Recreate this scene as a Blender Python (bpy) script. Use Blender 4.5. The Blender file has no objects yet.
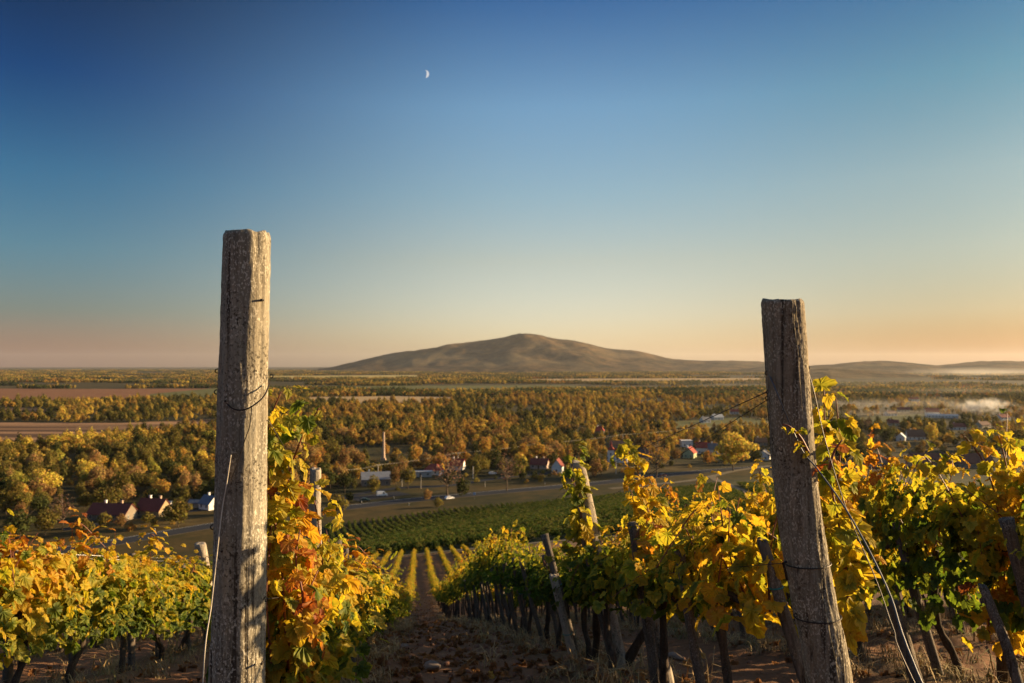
import bpy, math, random
import numpy as np
from mathutils import Vector, Matrix

R = math.radians
SC = bpy.context.scene
COL = SC.collection
rng = np.random.default_rng(7)
random.seed(7)

# ------------------------------------------------------------------ camera
F = 28.0 / 36.0 * 1024
PITCH = math.atan(23.5 / F)
ZC = 60.0
cam_d = bpy.data.cameras.new('camera')
cam_d.lens = 28.0
cam_d.sensor_width = 36.0
cam_d.clip_start = 0.05
cam_d.clip_end = 200000.0
cam_d.dof.use_dof = True
cam_d.dof.focus_distance = 2.6
cam_d.dof.aperture_fstop = 6.3
cam = bpy.data.objects.new('camera', cam_d)
COL.objects.link(cam)
cam.location = (0, 0, ZC)
cam.rotation_euler = (math.pi / 2 + PITCH, 0, 0)
SC.camera = cam

# ------------------------------------------------------------------ sky and sun
SUN_AZ, SUN_EL = 73.5, 12.0
world = bpy.data.worlds.new('World')
SC.world = world
world.use_nodes = True
nt = world.node_tree
bg = nt.nodes['Background']
sky = nt.nodes.new('ShaderNodeTexSky')
sky.sky_type = 'NISHITA'
sky.sun_disc = False
sky.sun_elevation = R(SUN_EL)
sky.sun_rotation = R(SUN_AZ)
sky.altitude = 100
sky.air_density = 1.0
sky.dust_density = 1.2
sky.ozone_density = 2.2
# colour grading of the sky by height, on three bearings (away from the sun, ahead, towards the sun)
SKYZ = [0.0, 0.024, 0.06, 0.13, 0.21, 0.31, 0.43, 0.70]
GAINS = [[(0.901, 0.457, 0.491), (0.797, 0.508, 0.539), (0.529, 0.513, 0.535), (0.371, 0.56, 0.642), (0.206, 0.479, 0.635), (0.044, 0.226, 0.472), (0.038, 0.091, 0.165), (1.75, 1.6, 1.5)], [(1.593, 1.295, 1.193), (1.654, 1.341, 1.227), (1.587, 1.28, 1.16), (1.525, 1.184, 0.936), (1.211, 1.192, 1.056), (0.965, 1.161, 1.192), (0.253, 0.553, 0.861), (2.0, 1.85, 1.75)], [(0.358, 0.163, 0.052), (0.551, 0.356, 0.227), (0.681, 0.543, 0.424), (0.771, 0.688, 0.555), (0.748, 0.761, 0.637), (0.431, 0.684, 0.656), (0.151, 0.413, 0.617), (1.8, 1.65, 1.55)]]  # last gain of each bearing, above the frame, is raised as added fill light
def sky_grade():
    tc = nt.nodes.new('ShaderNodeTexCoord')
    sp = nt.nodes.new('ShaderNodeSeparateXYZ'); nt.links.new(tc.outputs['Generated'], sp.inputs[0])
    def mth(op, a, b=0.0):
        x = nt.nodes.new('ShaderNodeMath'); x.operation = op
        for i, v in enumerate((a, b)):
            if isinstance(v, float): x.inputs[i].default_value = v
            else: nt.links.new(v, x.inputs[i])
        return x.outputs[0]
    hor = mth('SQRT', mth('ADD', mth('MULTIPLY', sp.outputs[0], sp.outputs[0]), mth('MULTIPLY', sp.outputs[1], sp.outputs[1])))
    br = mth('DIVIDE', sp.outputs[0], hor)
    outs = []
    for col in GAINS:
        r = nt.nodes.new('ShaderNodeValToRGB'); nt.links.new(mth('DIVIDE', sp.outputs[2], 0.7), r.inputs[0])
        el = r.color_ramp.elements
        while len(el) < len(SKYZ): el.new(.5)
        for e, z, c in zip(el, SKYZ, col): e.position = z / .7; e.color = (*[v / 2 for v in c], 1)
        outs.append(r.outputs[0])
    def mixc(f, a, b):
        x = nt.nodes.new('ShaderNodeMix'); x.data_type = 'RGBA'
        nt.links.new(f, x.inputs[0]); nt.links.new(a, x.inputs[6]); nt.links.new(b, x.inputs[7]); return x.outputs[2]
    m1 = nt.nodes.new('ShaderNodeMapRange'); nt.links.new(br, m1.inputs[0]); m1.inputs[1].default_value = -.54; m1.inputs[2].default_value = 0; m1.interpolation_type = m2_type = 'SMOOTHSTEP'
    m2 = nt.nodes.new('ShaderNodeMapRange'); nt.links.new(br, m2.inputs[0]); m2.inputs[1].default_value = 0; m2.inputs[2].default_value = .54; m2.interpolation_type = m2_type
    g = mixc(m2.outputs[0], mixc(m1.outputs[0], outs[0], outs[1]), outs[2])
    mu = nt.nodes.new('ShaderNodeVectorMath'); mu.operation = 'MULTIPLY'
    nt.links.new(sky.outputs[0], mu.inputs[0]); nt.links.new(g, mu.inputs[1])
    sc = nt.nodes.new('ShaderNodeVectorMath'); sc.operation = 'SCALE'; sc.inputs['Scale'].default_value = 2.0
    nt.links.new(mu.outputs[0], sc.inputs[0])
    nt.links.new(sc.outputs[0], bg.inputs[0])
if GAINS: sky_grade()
else: nt.links.new(sky.outputs[0], bg.inputs[0])
bg.inputs[1].default_value = 0.0505

sd = bpy.data.lights.new('sun', 'SUN')
sd.energy = 5.0
sd.angle = R(0.5)
sd.color = (1.0, 0.71, 0.38)
sun = bpy.data.objects.new('sun', sd)
COL.objects.link(sun)
sdir = Vector((math.sin(R(SUN_AZ)) * math.cos(R(SUN_EL)), math.cos(R(SUN_AZ)) * math.cos(R(SUN_EL)), math.sin(R(SUN_EL))))
sun.rotation_euler = (-sdir).to_track_quat('-Z', 'Y').to_euler()
sun.location = (20, 5, 80)

SC.view_settings.view_transform = 'Standard'
SC.view_settings.look = 'None'
SC.view_settings.exposure = 1.55
SC.view_settings.gamma = 1.0
SC.view_settings.use_curve_mapping = False
SC.render.engine = 'CYCLES'
cy = SC.cycles
cy.use_denoising = True
cy.max_bounces = 8
cy.diffuse_bounces = 5
cy.glossy_bounces = 2
cy.transmission_bounces = 6
cy.transparent_max_bounces = 8
cy.volume_bounces = 0
cy.caustics_reflective = False
cy.caustics_refractive = False

# ------------------------------------------------------------------ pixels to places
def P(px, py, Y):
    u = (px - 512.0) / F
    v = -(py - 341.5) / F
    yy = math.cos(PITCH) - math.sin(PITCH) * v
    zz = math.sin(PITCH) + math.cos(PITCH) * v
    k = Y / yy
    return Vector((u * k, Y, ZC + zz * k))

def PG(px, py, z=0.0):                        # on the valley floor
    a = P(px, py, 1.0)
    k = (z - ZC) / (a.z - ZC)
    return Vector((a.x * k, k, z))

def proj(x, y, z):
    dy, dz = y, z - ZC
    f = math.cos(PITCH) * dy + math.sin(PITCH) * dz
    v = -math.sin(PITCH) * dy + math.cos(PITCH) * dz
    return 512 + F * x / f, 341.5 - F * v / f

# rows of vines run along ROWD; ROWN points to the right of them
ROWA = R(-6.7)
ROWD = np.array([math.sin(ROWA), math.cos(ROWA)])
ROWN = np.array([math.cos(ROWA), -math.sin(ROWA)])
SPC = 1.70
ROW0 = -0.50

def row_xy(perp, t):
    return perp * ROWN[0] + t * ROWD[0], perp * ROWN[1] + t * ROWD[1]

# ------------------------------------------------------------------ height of the ground
_w = np.array([-400, -60, -8, -2, 0, 2.2, 4.67, 7, 12, 36, 61, 115, 200, 270, 318, 420, 1000, 1e6])
_d = np.array([-60, -9, 0.55, 1.12, 1.25, 1.42, 1.87, 2.5, 3.95, 11.2, 17.1, 27, 43, 55.0, 60, 60, 60, 60.0])
def _slopes(x, y):
    h = np.diff(x); s = np.diff(y) / h
    m = np.zeros_like(y)
    for i in range(1, len(x) - 1):
        if s[i - 1] * s[i] > 0:
            w1, w2 = 2 * h[i] + h[i - 1], h[i] + 2 * h[i - 1]
            m[i] = (w1 + w2) / (w1 / s[i - 1] + w2 / s[i])
    m[0] = s[0]; m[-1] = s[-1]
    return m
_m = _slopes(_w, _d)
def pchip(q):
    q = np.clip(q, _w[0], _w[-1])
    i = np.clip(np.searchsorted(_w, q) - 1, 0, len(_w) - 2)
    h = _w[i + 1] - _w[i]
    t = (q - _w[i]) / h
    return ((2*t**3 - 3*t**2 + 1) * _d[i] + (t**3 - 2*t**2 + t) * h * _m[i]
            + (-2*t**3 + 3*t**2) * _d[i + 1] + (t**3 - t**2) * h * _m[i + 1])

def sstep(a, b, x):
    t = np.clip((x - a) / (b - a), 0, 1)
    return t * t * (3 - 2 * t)

def wcoord(x, y):
    s = x * ROWD[0] + y * ROWD[1]
    u = (-.619 * x + .785 * y) / .852
    v = y * .71
    k = 30.0
    m = np.maximum(u, v) + np.maximum(k - np.abs(u - v), 0) ** 2 / (4 * k)
    f = sstep(40, 170, np.maximum(s, 0.25 * np.hypot(x, y)))
    return s * (1 - f) + m * f

_hash = rng.random((256, 256))
def vnoise(x, y):
    xi = np.floor(x).astype(int); yi = np.floor(y).astype(int)
    fx = x - xi; fy = y - yi
    fx = fx * fx * (3 - 2 * fx); fy = fy * fy * (3 - 2 * fy)
    g = lambda a, b: _hash[a & 255, b & 255]
    return (g(xi, yi) * (1 - fx) + g(xi + 1, yi) * fx) * (1 - fy) + (g(xi, yi + 1) * (1 - fx) + g(xi + 1, yi + 1) * fx) * fy
def fbm(x, y, o=4):
    a = 0; k = 1; t = 0
    for _ in range(o):
        a = a + k * vnoise(x, y); t += k
        x = x * 2.03 + 17.1; y = y * 2.03 + 5.7; k *= .5
    return a / t

def gz(x, y):
    x = np.asarray(x, float); y = np.asarray(y, float)
    return ZC - pchip(wcoord(x, y))
def gzf(x, y):
    return float(gz(np.array([x]), np.array([y]))[0])

# ------------------------------------------------------------------ mesh helpers
def mesh(name, V, Fs, mat=None, col=None, smooth=False):
    me = bpy.data.meshes.new(name)
    V = np.asarray(V, np.float32)
    me.vertices.add(len(V)); me.vertices.foreach_set('co', V.ravel())
    if not isinstance(Fs, (list, tuple)) or (len(Fs) and not isinstance(Fs[0], np.ndarray)):
        if isinstance(Fs, np.ndarray): Fs = [Fs]
        else:
            d = {}
            for f in Fs: d.setdefault(len(f), []).append(f)
            Fs = [np.array(v) for v in d.values()]
    li = np.concatenate([f.ravel() for f in Fs]).astype(np.int32)
    cnt = np.concatenate([np.full(len(f), f.shape[1]) for f in Fs]).astype(np.int32)
    st = np.concatenate([[0], np.cumsum(cnt)[:-1]]).astype(np.int32)
    me.loops.add(len(li)); me.loops.foreach_set('vertex_index', li)
    me.polygons.add(len(cnt)); me.polygons.foreach_set('loop_start', st)
    me.polygons.foreach_set('use_smooth', np.full(len(cnt), smooth))
    if col is not None:
        a = me.color_attributes.new('tone', 'FLOAT_COLOR', 'POINT')
        c = np.ones((len(V), 4), np.float32); c[:, :col.shape[1]] = col
        a.data.foreach_set('color', c.ravel())
    me.update(calc_edges=True)
    me.validate()
    if mat: me.materials.append(mat)
    return me

def obj(name, me, parent=None, loc=None):
    o = bpy.data.objects.new(name, me)
    COL.objects.link(o)
    if parent: o.parent = parent
    if loc is not None: o.location = loc
    return o

def tag(o, label=None, cat=None, group=None, kind=None):
    if label: o['label'] = label
    if cat: o['category'] = cat
    if group: o['group'] = group
    if kind: o['kind'] = kind
    return o

def empty(name, loc, rz=0):
    o = bpy.data.objects.new(name, None)
    COL.objects.link(o)
    o.empty_display_size = 0.2
    o.location = loc
    o.rotation_euler = (0, 0, rz)
    return o

class MB:                                     # collects shapes of one part
    def __init__(s): s.V = []; s.F = []; s.n = 0
    def add(s, V, Fs):
        V = np.asarray(V, float)
        for f in Fs: s.F.append(tuple(int(i) + s.n for i in f))
        s.V.append(V); s.n += len(V)
    def box(s, x0, x1, y0, y1, z0, z1, M=None):
        V = np.array([(x, y, z) for z in (z0, z1) for y in (y0, y1) for x in (x0, x1)], float)
        if M is not None: V = np.array([tuple(M @ Vector(v)) for v in V])
        s.add(V, [(0, 2, 3, 1), (4, 5, 7, 6), (0, 1, 5, 4), (2, 6, 7, 3), (0, 4, 6, 2), (1, 3, 7, 5)])
    def tube(s, pts, rad, n=8, cap=True):
        V, Fs = tube(pts, rad, n, cap); s.add(V, Fs)
    def prism(s, poly, y0, y1):               # poly in xz, extruded along y
        n = len(poly)
        V = [(x, y0, z) for x, z in poly] + [(x, y1, z) for x, z in poly]
        Fs = [(i, (i + 1) % n, (i + 1) % n + n, i + n) for i in range(n)] + [tuple(range(n - 1, -1, -1)), tuple(range(n, 2 * n))]
        s.add(V, Fs)
    def data(s, name, mat, smooth=False, col=None):
        return mesh(name, np.concatenate(s.V), s.F, mat, col, smooth)
    def build(s, name, mat, parent=None, smooth=False):
        return obj(name, s.data(name, mat, smooth), parent)

def tube(pts, rad, n=8, cap=True):
    pts = np.asarray(pts, float)
    m = len(pts)
    rad = np.full(m, rad) if np.isscalar(rad) else np.asarray(rad, float)
    T = np.gradient(pts, axis=0)
    T /= np.linalg.norm(T, axis=1)[:, None] + 1e-12
    u = np.cross(T[0], (0.3, 0.9, 0.1)); u /= np.linalg.norm(u)
    V = []
    a = np.arange(n) / n * 2 * math.pi
    for i in range(m):
        u = u - T[i] * u.dot(T[i]); u /= np.linalg.norm(u) + 1e-12
        w = np.cross(T[i], u)
        V.append(pts[i] + rad[i] * (np.cos(a)[:, None] * u + np.sin(a)[:, None] * w))
    Fs = []
    for i in range(m - 1):
        for j in range(n):
            k = (j + 1) % n
            Fs.append((i * n + j, i * n + k, (i + 1) * n + k, (i + 1) * n + j))
    if cap:
        Fs.append(tuple(range(n - 1, -1, -1))); Fs.append(tuple((m - 1) * n + j for j in range(n)))
    return np.concatenate(V), Fs

def spline(pts, n):
    p = np.asarray([tuple(q) for q in pts], float)
    m = len(p)
    q = np.vstack([2 * p[0] - p[1], p, 2 * p[-1] - p[-2]])
    out = []
    for t in np.linspace(0, m - 1, n):
        i = min(int(t), m - 2); f = t - i
        a, b, c, d = q[i], q[i + 1], q[i + 2], q[i + 3]
        out.append(.5 * (2 * b + (c - a) * f + (2 * a - 5 * b + 4 * c - d) * f * f + (3 * b - a - 3 * c + d) * f ** 3))
    return np.array(out)

# ------------------------------------------------------------------ materials
class NT:
    def __init__(s, name):
        s.m = bpy.data.materials.new(name); s.m.use_nodes = True
        s.t = s.m.node_tree; s.t.nodes.clear()
        s.out = s.n('ShaderNodeOutputMaterial')
    def n(s, typ, **kw):
        x = s.t.nodes.new(typ)
        for k, v in kw.items(): setattr(x, k, v)
        return x
    def l(s, a, b): s.t.links.new(a, b)
    def val(s, sock, v):
        if isinstance(v, (int, float, tuple, list)): sock.default_value = v
        else: s.l(v, sock)
    def math(s, op, a, b=0.5, c=None, clamp=False):
        x = s.n('ShaderNodeMath', operation=op, use_clamp=clamp)
        s.val(x.inputs[0], a); s.val(x.inputs[1], b)
        if c is not None: s.val(x.inputs[2], c)
        return x.outputs[0]
    def pos(s): return s.n('ShaderNodeNewGeometry').outputs['Position']
    def objc(s): return s.n('ShaderNodeTexCoord').outputs['Object']
    def mapv(s, v, scale=(1, 1, 1), rot=(0, 0, 0), loc=(0, 0, 0)):
        x = s.n('ShaderNodeMapping'); s.l(v, x.inputs[0])
        x.inputs['Scale'].default_value = scale; x.inputs['Rotation'].default_value = rot; x.inputs['Location'].default_value = loc
        return x.outputs[0]
    def noise(s, v, scale, detail=4, rough=.55, dist=0.0):
        x = s.n('ShaderNodeTexNoise'); s.l(v, x.inputs['Vector'])
        x.inputs['Scale'].default_value = scale; x.inputs['Detail'].default_value = detail
        x.inputs['Roughness'].default_value = rough; x.inputs['Distortion'].default_value = dist
        return x.outputs['Fac']
    def vor(s, v, scale, feature='F1'):
        x = s.n('ShaderNodeTexVoronoi', feature=feature); s.l(v, x.inputs['Vector']); x.inputs['Scale'].default_value = scale
        return x
    def ramp(s, fac, stops, interp='LINEAR'):
        x = s.n('ShaderNodeValToRGB'); s.val(x.inputs[0], fac)
        cr = x.color_ramp; cr.interpolation = interp
        while len(cr.elements) < len(stops): cr.elements.new(0.5)
        for e, (p, c) in zip(cr.elements, stops):
            e.position = p
            e.color = (c, c, c, 1) if isinstance(c, (int, float)) else (*c, 1)
        return x.outputs[0]
    def mix(s, f, a, b, blend='MIX'):
        x = s.n('ShaderNodeMix', data_type='RGBA', blend_type=blend)
        s.val(x.inputs[0], f)
        for i, v in ((6, a), (7, b)):
            if isinstance(v, tuple): x.inputs[i].default_value = (*v, 1)
            else: s.l(v, x.inputs[i])
        return x.outputs[2]
    def bump(s, h, strength=.5, dist=.01, normal=None):
        x = s.n('ShaderNodeBump'); s.l(h, x.inputs['Height'])
        x.inputs['Strength'].default_value = strength; x.inputs['Distance'].default_value = dist
        if normal is not None: s.l(normal, x.inputs['Normal'])
        return x.outputs[0]
    def bsdf(s, color, rough=.8, bump=None, metal=0.0, spec=.3):
        b = s.n('ShaderNodeBsdfPrincipled')
        s.val(b.inputs['Base Color'], (*color, 1) if isinstance(color, tuple) else color)
        s.val(b.inputs['Roughness'], rough); b.inputs['Metallic'].default_value = metal
        b.inputs['Specular IOR Level'].default_value = spec
        if bump is not None: s.l(bump, b.inputs['Normal'])
        s.l(b.outputs[0], s.out.inputs[0])
        return s.m

def simple(name, c, rough=.8, var=.25, scale=2.0, metal=0.0, spec=.3):
    t = NT(name)
    n = t.noise(t.objc(), scale, 5, .6)
    lo = tuple(x * (1 - var) for x in c); hi = tuple(min(1, x * (1 + var)) for x in c)
    return t.bsdf(t.ramp(n, [(.3, lo), (.7, hi)]), rough, None, metal, spec)

def wood_mat(name, dark, light, lichen, seed=0.0, warm=(.22, .15, .09), grain=1.0):
    t = NT(name)
    v = t.objc()
    g = t.noise(t.mapv(v, (60 * grain, 60 * grain, 2.2 * grain), (0, 0, 0), (seed, seed, seed)), 1.0, 6, .65)
    g2 = t.noise(t.mapv(v, (14, 14, 1.6), (0, 0, 0), (seed, 3, seed)), 1.0, 4, .6, .4)
    base = t.ramp(g, [(.30, dark), (.52, tuple((a + b) / 2 for a, b in zip(dark, light))), (.72, light)])
    base = t.mix(t.ramp(g2, [(.42, 0.0), (.65, .6)]), base, warm)
    cr = t.noise(t.mapv(v, (46, 46, 1.0), (0, 0, 0), (5 + seed, 1, 2)), 1.0, 3, .5)
    crack = t.ramp(cr, [(.335, .85), (.395, 0.0)])
    base = t.mix(crack, base, (.032, .024, .017))
    sp = t.noise(t.mapv(v, (1, 1, .6)), 190.0, 2, .5)
    big = t.noise(v, 9.0, 4, .6)
    spot = t.math('MULTIPLY', t.ramp(sp, [(.54, 0.0), (.62, 1.0)]), t.ramp(big, [(.40, .12), (.62, .95)]))
    dk = t.math('MULTIPLY', t.ramp(t.noise(v, 110.0, 3, .6), [(.53, 0.0), (.60, 1.0)]), t.ramp(t.noise(t.mapv(v, (1, 1, 1), (0, 0, 0), (9, 9, 9)), 7.0, 4, .6), [(.42, 0.0), (.6, .85)]))
    base = t.mix(dk, base, (.035, .027, .018))
    base = t.mix(t.math('MULTIPLY', spot, .7), base, lichen)
    h = t.math('SUBTRACT', t.math('ADD', g, t.math('MULTIPLY', sp, .5)), t.math('MULTIPLY', crack, .9))
    return t.bsdf(base, .92, t.bump(h, .6, .005), 0, .12)

def leaf_mat(name, stops, trans=.5, gloss=True):
    t = NT(name)
    a = t.n('ShaderNodeAttribute'); a.attribute_name = 'tone'
    sx = t.n('ShaderNodeSeparateColor'); t.l(a.outputs['Color'], sx.inputs[0])
    oi = t.n('ShaderNodeObjectInfo')
    nz = t.noise(t.objc(), 55.0, 3, .6)
    tone = t.math('ADD', sx.outputs[0], t.math('MULTIPLY', t.math('SUBTRACT', oi.outputs['Random'], .5), .16))
    tone = t.math('ADD', tone, t.math('MULTIPLY', t.math('SUBTRACT', sx.outputs[1], .45), .16))
    tone = t.math('ADD', tone, t.math('MULTIPLY', t.math('SUBTRACT', nz, .5), .30), clamp=True)
    c = t.ramp(tone, stops)
    c = t.mix(t.math('MULTIPLY', t.math('SUBTRACT', sx.outputs[2], .5), .5, clamp=True), c, (.12, .06, .03))
    # dry brown margins and blotches on some leaves
    nb = t.noise(t.objc(), 22.0, 4, .65)
    ed = t.math('ADD', t.math('MULTIPLY', sx.outputs[1], .55), t.math('ADD', t.math('MULTIPLY', nb, .9), t.math('MULTIPLY', sx.outputs[2], .28)))
    c = t.mix(t.ramp(ed, [(1.04, 0.0), (1.2, .8)]), c, (.10, .05, .022))
    d = t.n('ShaderNodeBsdfDiffuse'); t.l(c, d.inputs[0])
    tr = t.n('ShaderNodeBsdfTranslucent')
    t.l(t.mix(1.0, c, (1.0, .97, .6), 'MULTIPLY'), tr.inputs[0])
    m = t.n('ShaderNodeMixShader'); m.inputs[0].default_value = trans
    t.l(d.outputs[0], m.inputs[1]); t.l(tr.outputs[0], m.inputs[2])
    o = m
    if gloss:
        g = t.n('ShaderNodeBsdfGlossy'); g.inputs['Roughness'].default_value = .6
        g.inputs[0].default_value = (.9, .9, .9, 1)
        m2 = t.n('ShaderNodeMixShader'); m2.inputs[0].default_value = .012
        t.l(m.outputs[0], m2.inputs[1]); t.l(g.outputs[0], m2.inputs[2]); o = m2
    t.l(o.outputs[0], t.out.inputs[0])
    return t.m

VSTOPS = [(0.0, (.05, .09, .014)), (.20, (.125, .18, .02)), (.38, (.37, .35, .034)), (.58, (.64, .45, .036)),
          (.77, (.58, .28, .03)), (.91, (.38, .10, .022)), (1.0, (.15, .055, .026))]
M = {}
M['leaf'] = leaf_mat('vine_leaf', VSTOPS, .62)
M['bark'] = wood_mat('vine_bark', (.03, .022, .016), (.11, .08, .058), (.12, .10, .08), 2.0, (.05, .03, .02))
M['cane'] = simple('vine_cane', (.16, .055, .03), .6, .35, 30)
M['post1'] = wood_mat('end_post_wood', (.095, .085, .065), (.34, .306, .232), (.64, .59, .48), 0.0, (.23, .185, .125))
M['post2'] = wood_mat('grey_post_wood', (.09, .075, .05), (.33, .285, .205), (.60, .54, .41), 4.0, (.22, .165, .105))
M['stake'] = wood_mat('stake_wood', (.05, .042, .035), (.19, .16, .13), (.30, .26, .21), 7.0, (.10, .07, .05))
M['palepost'] = wood_mat('pale_post_wood', (.15, .125, .095), (.42, .36, .285), (.46, .41, .33), 8.0, (.30, .24, .17))
M['wire'] = simple('rusty_wire', (.035, .028, .025), .5, .4, 40, .6)
M['steel'] = simple('bright_wire', (.32, .31, .30), .42, .2, 40, .8)
M['guy'] = simple('grey_guy_wire', (.10, .10, .105), .55, .3, 40, .3)
M['string'] = simple('pale_string', (.55, .48, .38), .9, .2, 40)
M['tie'] = simple('teal_tie', (.02, .16, .16), .6, .2, 20)

# ------------------------------------------------------------------ haze
MOON_Y = 60000.0
MOON_E = 0.32
HAZE = 1.45e-5
def haze_box(x0, x1, y0, y1, z0, z1, dens):
    b = MB(); b.box(x0, x1, y0, y1, z0, z1)
    t = NT('haze_air')
    v = t.n('ShaderNodeVolumePrincipled')
    v.inputs['Color'].default_value = (.93, .93, .95, 1)
    v.inputs['Density'].default_value = dens
    v.inputs['Anisotropy'].default_value = .35
    t.l(v.outputs[0], t.out.inputs['Volume'])
    o = b.build('haze', t.m)
    tag(o, 'thin warm evening haze over the whole valley', None, None, 'stuff')

# ------------------------------------------------------------------ ground
def build_ground():
    rr = np.concatenate([[0.0], np.geomspace(0.4, 24000, 380)])
    az = np.concatenate([np.linspace(-180, -46, 50)[:-1], np.linspace(-46, 46, 400)[:-1], np.linspace(46, 180, 50)[:-1]])
    A, RR = np.meshgrid(np.radians(az), rr[1:])
    x = np.sin(A) * RR; y = np.cos(A) * RR
    z = gz(x, y)
    s = x * ROWD[0] + y * ROWD[1]; p = x * ROWN[0] + y * ROWN[1]
    near = (1 - sstep(40, 90, RR))
    fr = ((p - ROW0) / SPC) % 1.0
    berm = np.cos(fr * 2 * math.pi) * .035
    z = z + near * (berm + (fbm(x * 1.3, y * 1.3, 3) - .5) * .12 + (fbm(x * 9, y * 9, 3) - .5) * .07)
    soil = (1 - sstep(112, 117, s)) 
    n = len(az)
    V = np.stack([x.ravel(), y.ravel(), z.ravel()], 1)
    V = np.vstack([[[0, 0, gzf(0, 0)]], V])
    i = np.arange(len(rr) - 2)[:, None]; j = np.arange(n)[None, :]; k = (j + 1) % n
    q = np.stack([1 + i * n + j + 0 * k, 1 + i * n + k, 1 + (i + 1) * n + k, 1 + (i + 1) * n + j + 0 * k], -1).reshape(-1, 4)[:, ::-1]
    jj = np.arange(n)
    tr = np.stack([0 * jj, 1 + (jj + 1) % n, 1 + jj], 1)
    w = wcoord(x, y)
    slope = 1 - sstep(285, 316, w)
    col = np.zeros((len(V), 3)); col[1:, 0] = soil.ravel(); col[1:, 1] = slope.ravel(); col[0] = (1, 1, 0)
    t = NT('earth_and_grass')
    pos = t.pos()
    a = t.n('ShaderNodeAttribute'); a.attribute_name = 'tone'
    sx = t.n('ShaderNodeSeparateColor'); t.l(a.outputs['Color'], sx.inputs[0])
    n1 = t.noise(pos, 1.1, 6, .65); n2 = t.noise(pos, 14.0, 6, .7); n3 = t.noise(pos, 60.0, 4, .7)
    soilc = t.ramp(t.math('ADD', t.math('MULTIPLY', n1, .5), t.math('MULTIPLY', n2, .5)), [(.33, (.085, .042, .022)), (.5, (.17, .088, .046)), (.66, (.25, .135, .072))])
    # strips of dry grass along the vine rows
    dp = t.n('ShaderNodeVectorMath', operation='DOT_PRODUCT'); t.l(pos, dp.inputs[0]); dp.inputs[1].default_value = (ROWN[0], ROWN[1], 0)
    fr_ = t.math('FRACT', t.math('DIVIDE', t.math('SUBTRACT', dp.outputs['Value'], ROW0), SPC))
    dist = t.math('ABSOLUTE', t.math('SUBTRACT', fr_, .5))
    edge = t.math('ADD', dist, t.math('MULTIPLY', t.math('SUBTRACT', n1, .5), .35))
    straw = t.ramp(n3, [(.35, (.05, .035, .02)), (.5, (.14, .10, .055)), (.65, (.24, .18, .10))])
    soilc = t.mix(t.math('MULTIPLY', t.ramp(edge, [(.27, 0.0), (.42, 1.0)]), t.ramp(n2, [(.38, .15), (.6, .9)])), soilc, straw)
    g1 = t.noise(pos, .035, 6, .6); g2 = t.noise(pos, .5, 5, .7)
    hillg = t.ramp(t.math('ADD', t.math('MULTIPLY', g1, .6), t.math('MULTIPLY', g2, .4)), [(.37, (.020, .027, .007)), (.5, (.044, .043, .012)), (.61, (.085, .068, .022))])
    v1 = t.noise(pos, .012, 6, .6); v2 = t.noise(pos, .12, 5, .7)
    valc = t.ramp(t.math('ADD', t.math('MULTIPLY', v1, .6), t.math('MULTIPLY', v2, .4)), [(.36, (.016, .019, .006)), (.47, (.038, .033, .010)), (.56, (.068, .046, .014)), (.66, (.12, .085, .028))])
    c = t.mix(sx.outputs[1], valc, hillg)
    c = t.mix(sx.outputs[0], c, soilc)
    h = t.math('ADD', n2, t.math('MULTIPLY', n3, .4))
    m = t.bsdf(c, .95, t.bump(h, .8, .03), 0, .1)
    o = obj('ground', mesh('ground', V, [q, tr], m, col, True))
    tag(o, 'brown vineyard slope running down to the flat autumn valley', None, None, 'structure')
build_ground()

def strip(name, pts, width, mat, dz, n=60, label=None, world_pts=False):
    c = spline(pts, n)
    T = np.gradient(c[:, :2], axis=0); T /= np.linalg.norm(T, axis=1)[:, None]
    N = np.stack([-T[:, 1], T[:, 0]], 1)
    K = 5
    V = []
    for k in range(K):
        o = (k / (K - 1) - .5) * width
        q = c[:, :2] + N * o
        V.append(np.column_stack([q, gz(q[:, 0], q[:, 1]) + dz]))
    V = np.stack(V, 1).reshape(-1, 3)
    i = np.arange(n - 1)[:, None]; j = np.arange(K - 1)[None, :]
    f = np.stack([i * K + j, i * K + j + 1, (i + 1) * K + j + 1, (i + 1) * K + j], -1).reshape(-1, 4)
    o = obj(name, mesh(name, V, f[:, ::-1], mat))
    tag(o, label, None, None, 'structure')
    return o

def asphalt():
    t = NT('asphalt'); v = t.pos()
    n = t.noise(v, .6, 6, .7); n2 = t.noise(v, .05, 4, .6)
    return t.bsdf(t.ramp(t.math('ADD', t.math('MULTIPLY', n, .5), t.math('MULTIPLY', n2, .5)), [(.3, (.024, .026, .032)), (.7, (.042, .044, .050))]), .9, None, 0, .05)
M['asphalt'] = asphalt()
M['dirt'] = simple('pale_dirt', (.11, .085, .048), .95, .3, .3)
M['paint'] = simple('road_paint', (.62, .62, .58), .7, .15, 2)

ROADPX = [(-160, 582), (0, 559), (110, 543), (210, 526), (300, 513.5), (400, 501.5), (500, 492), (600, 483), (660, 476), (720, 470), (780, 466.5), (860, 464.5), (960, 463), (1120, 462)]
ROADW = [PG(*q) for q in ROADPX]
strip('road', ROADW, 9.5, M['asphalt'], .10, 160, 'grey asphalt main road crossing the valley below the vineyard')
strip('road_shoulder', ROADW, 10.6, M['dirt'], .05, 160, 'pale gravel edge of the asphalt main road')
t_ = strip('road_edge_line', [p + Vector((-2.6, 3.3, 0)) for p in ROADW], .18, M['paint'], .104, 160, 'painted white line along the main road')
strip('side_street', [PG(330, 508), PG(352, 496), PG(400, 488), PG(450, 485.5), PG(500, 478), PG(560, 472), PG(640, 462)], 5.5, M['asphalt'], .06, 60, 'grey side street between the main road and the houses')
strip('car_park', [PG(352, 500), PG(380, 496), PG(404, 493)], 12, M['asphalt'], .09, 20, 'small asphalt car park beside the main road')
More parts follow.
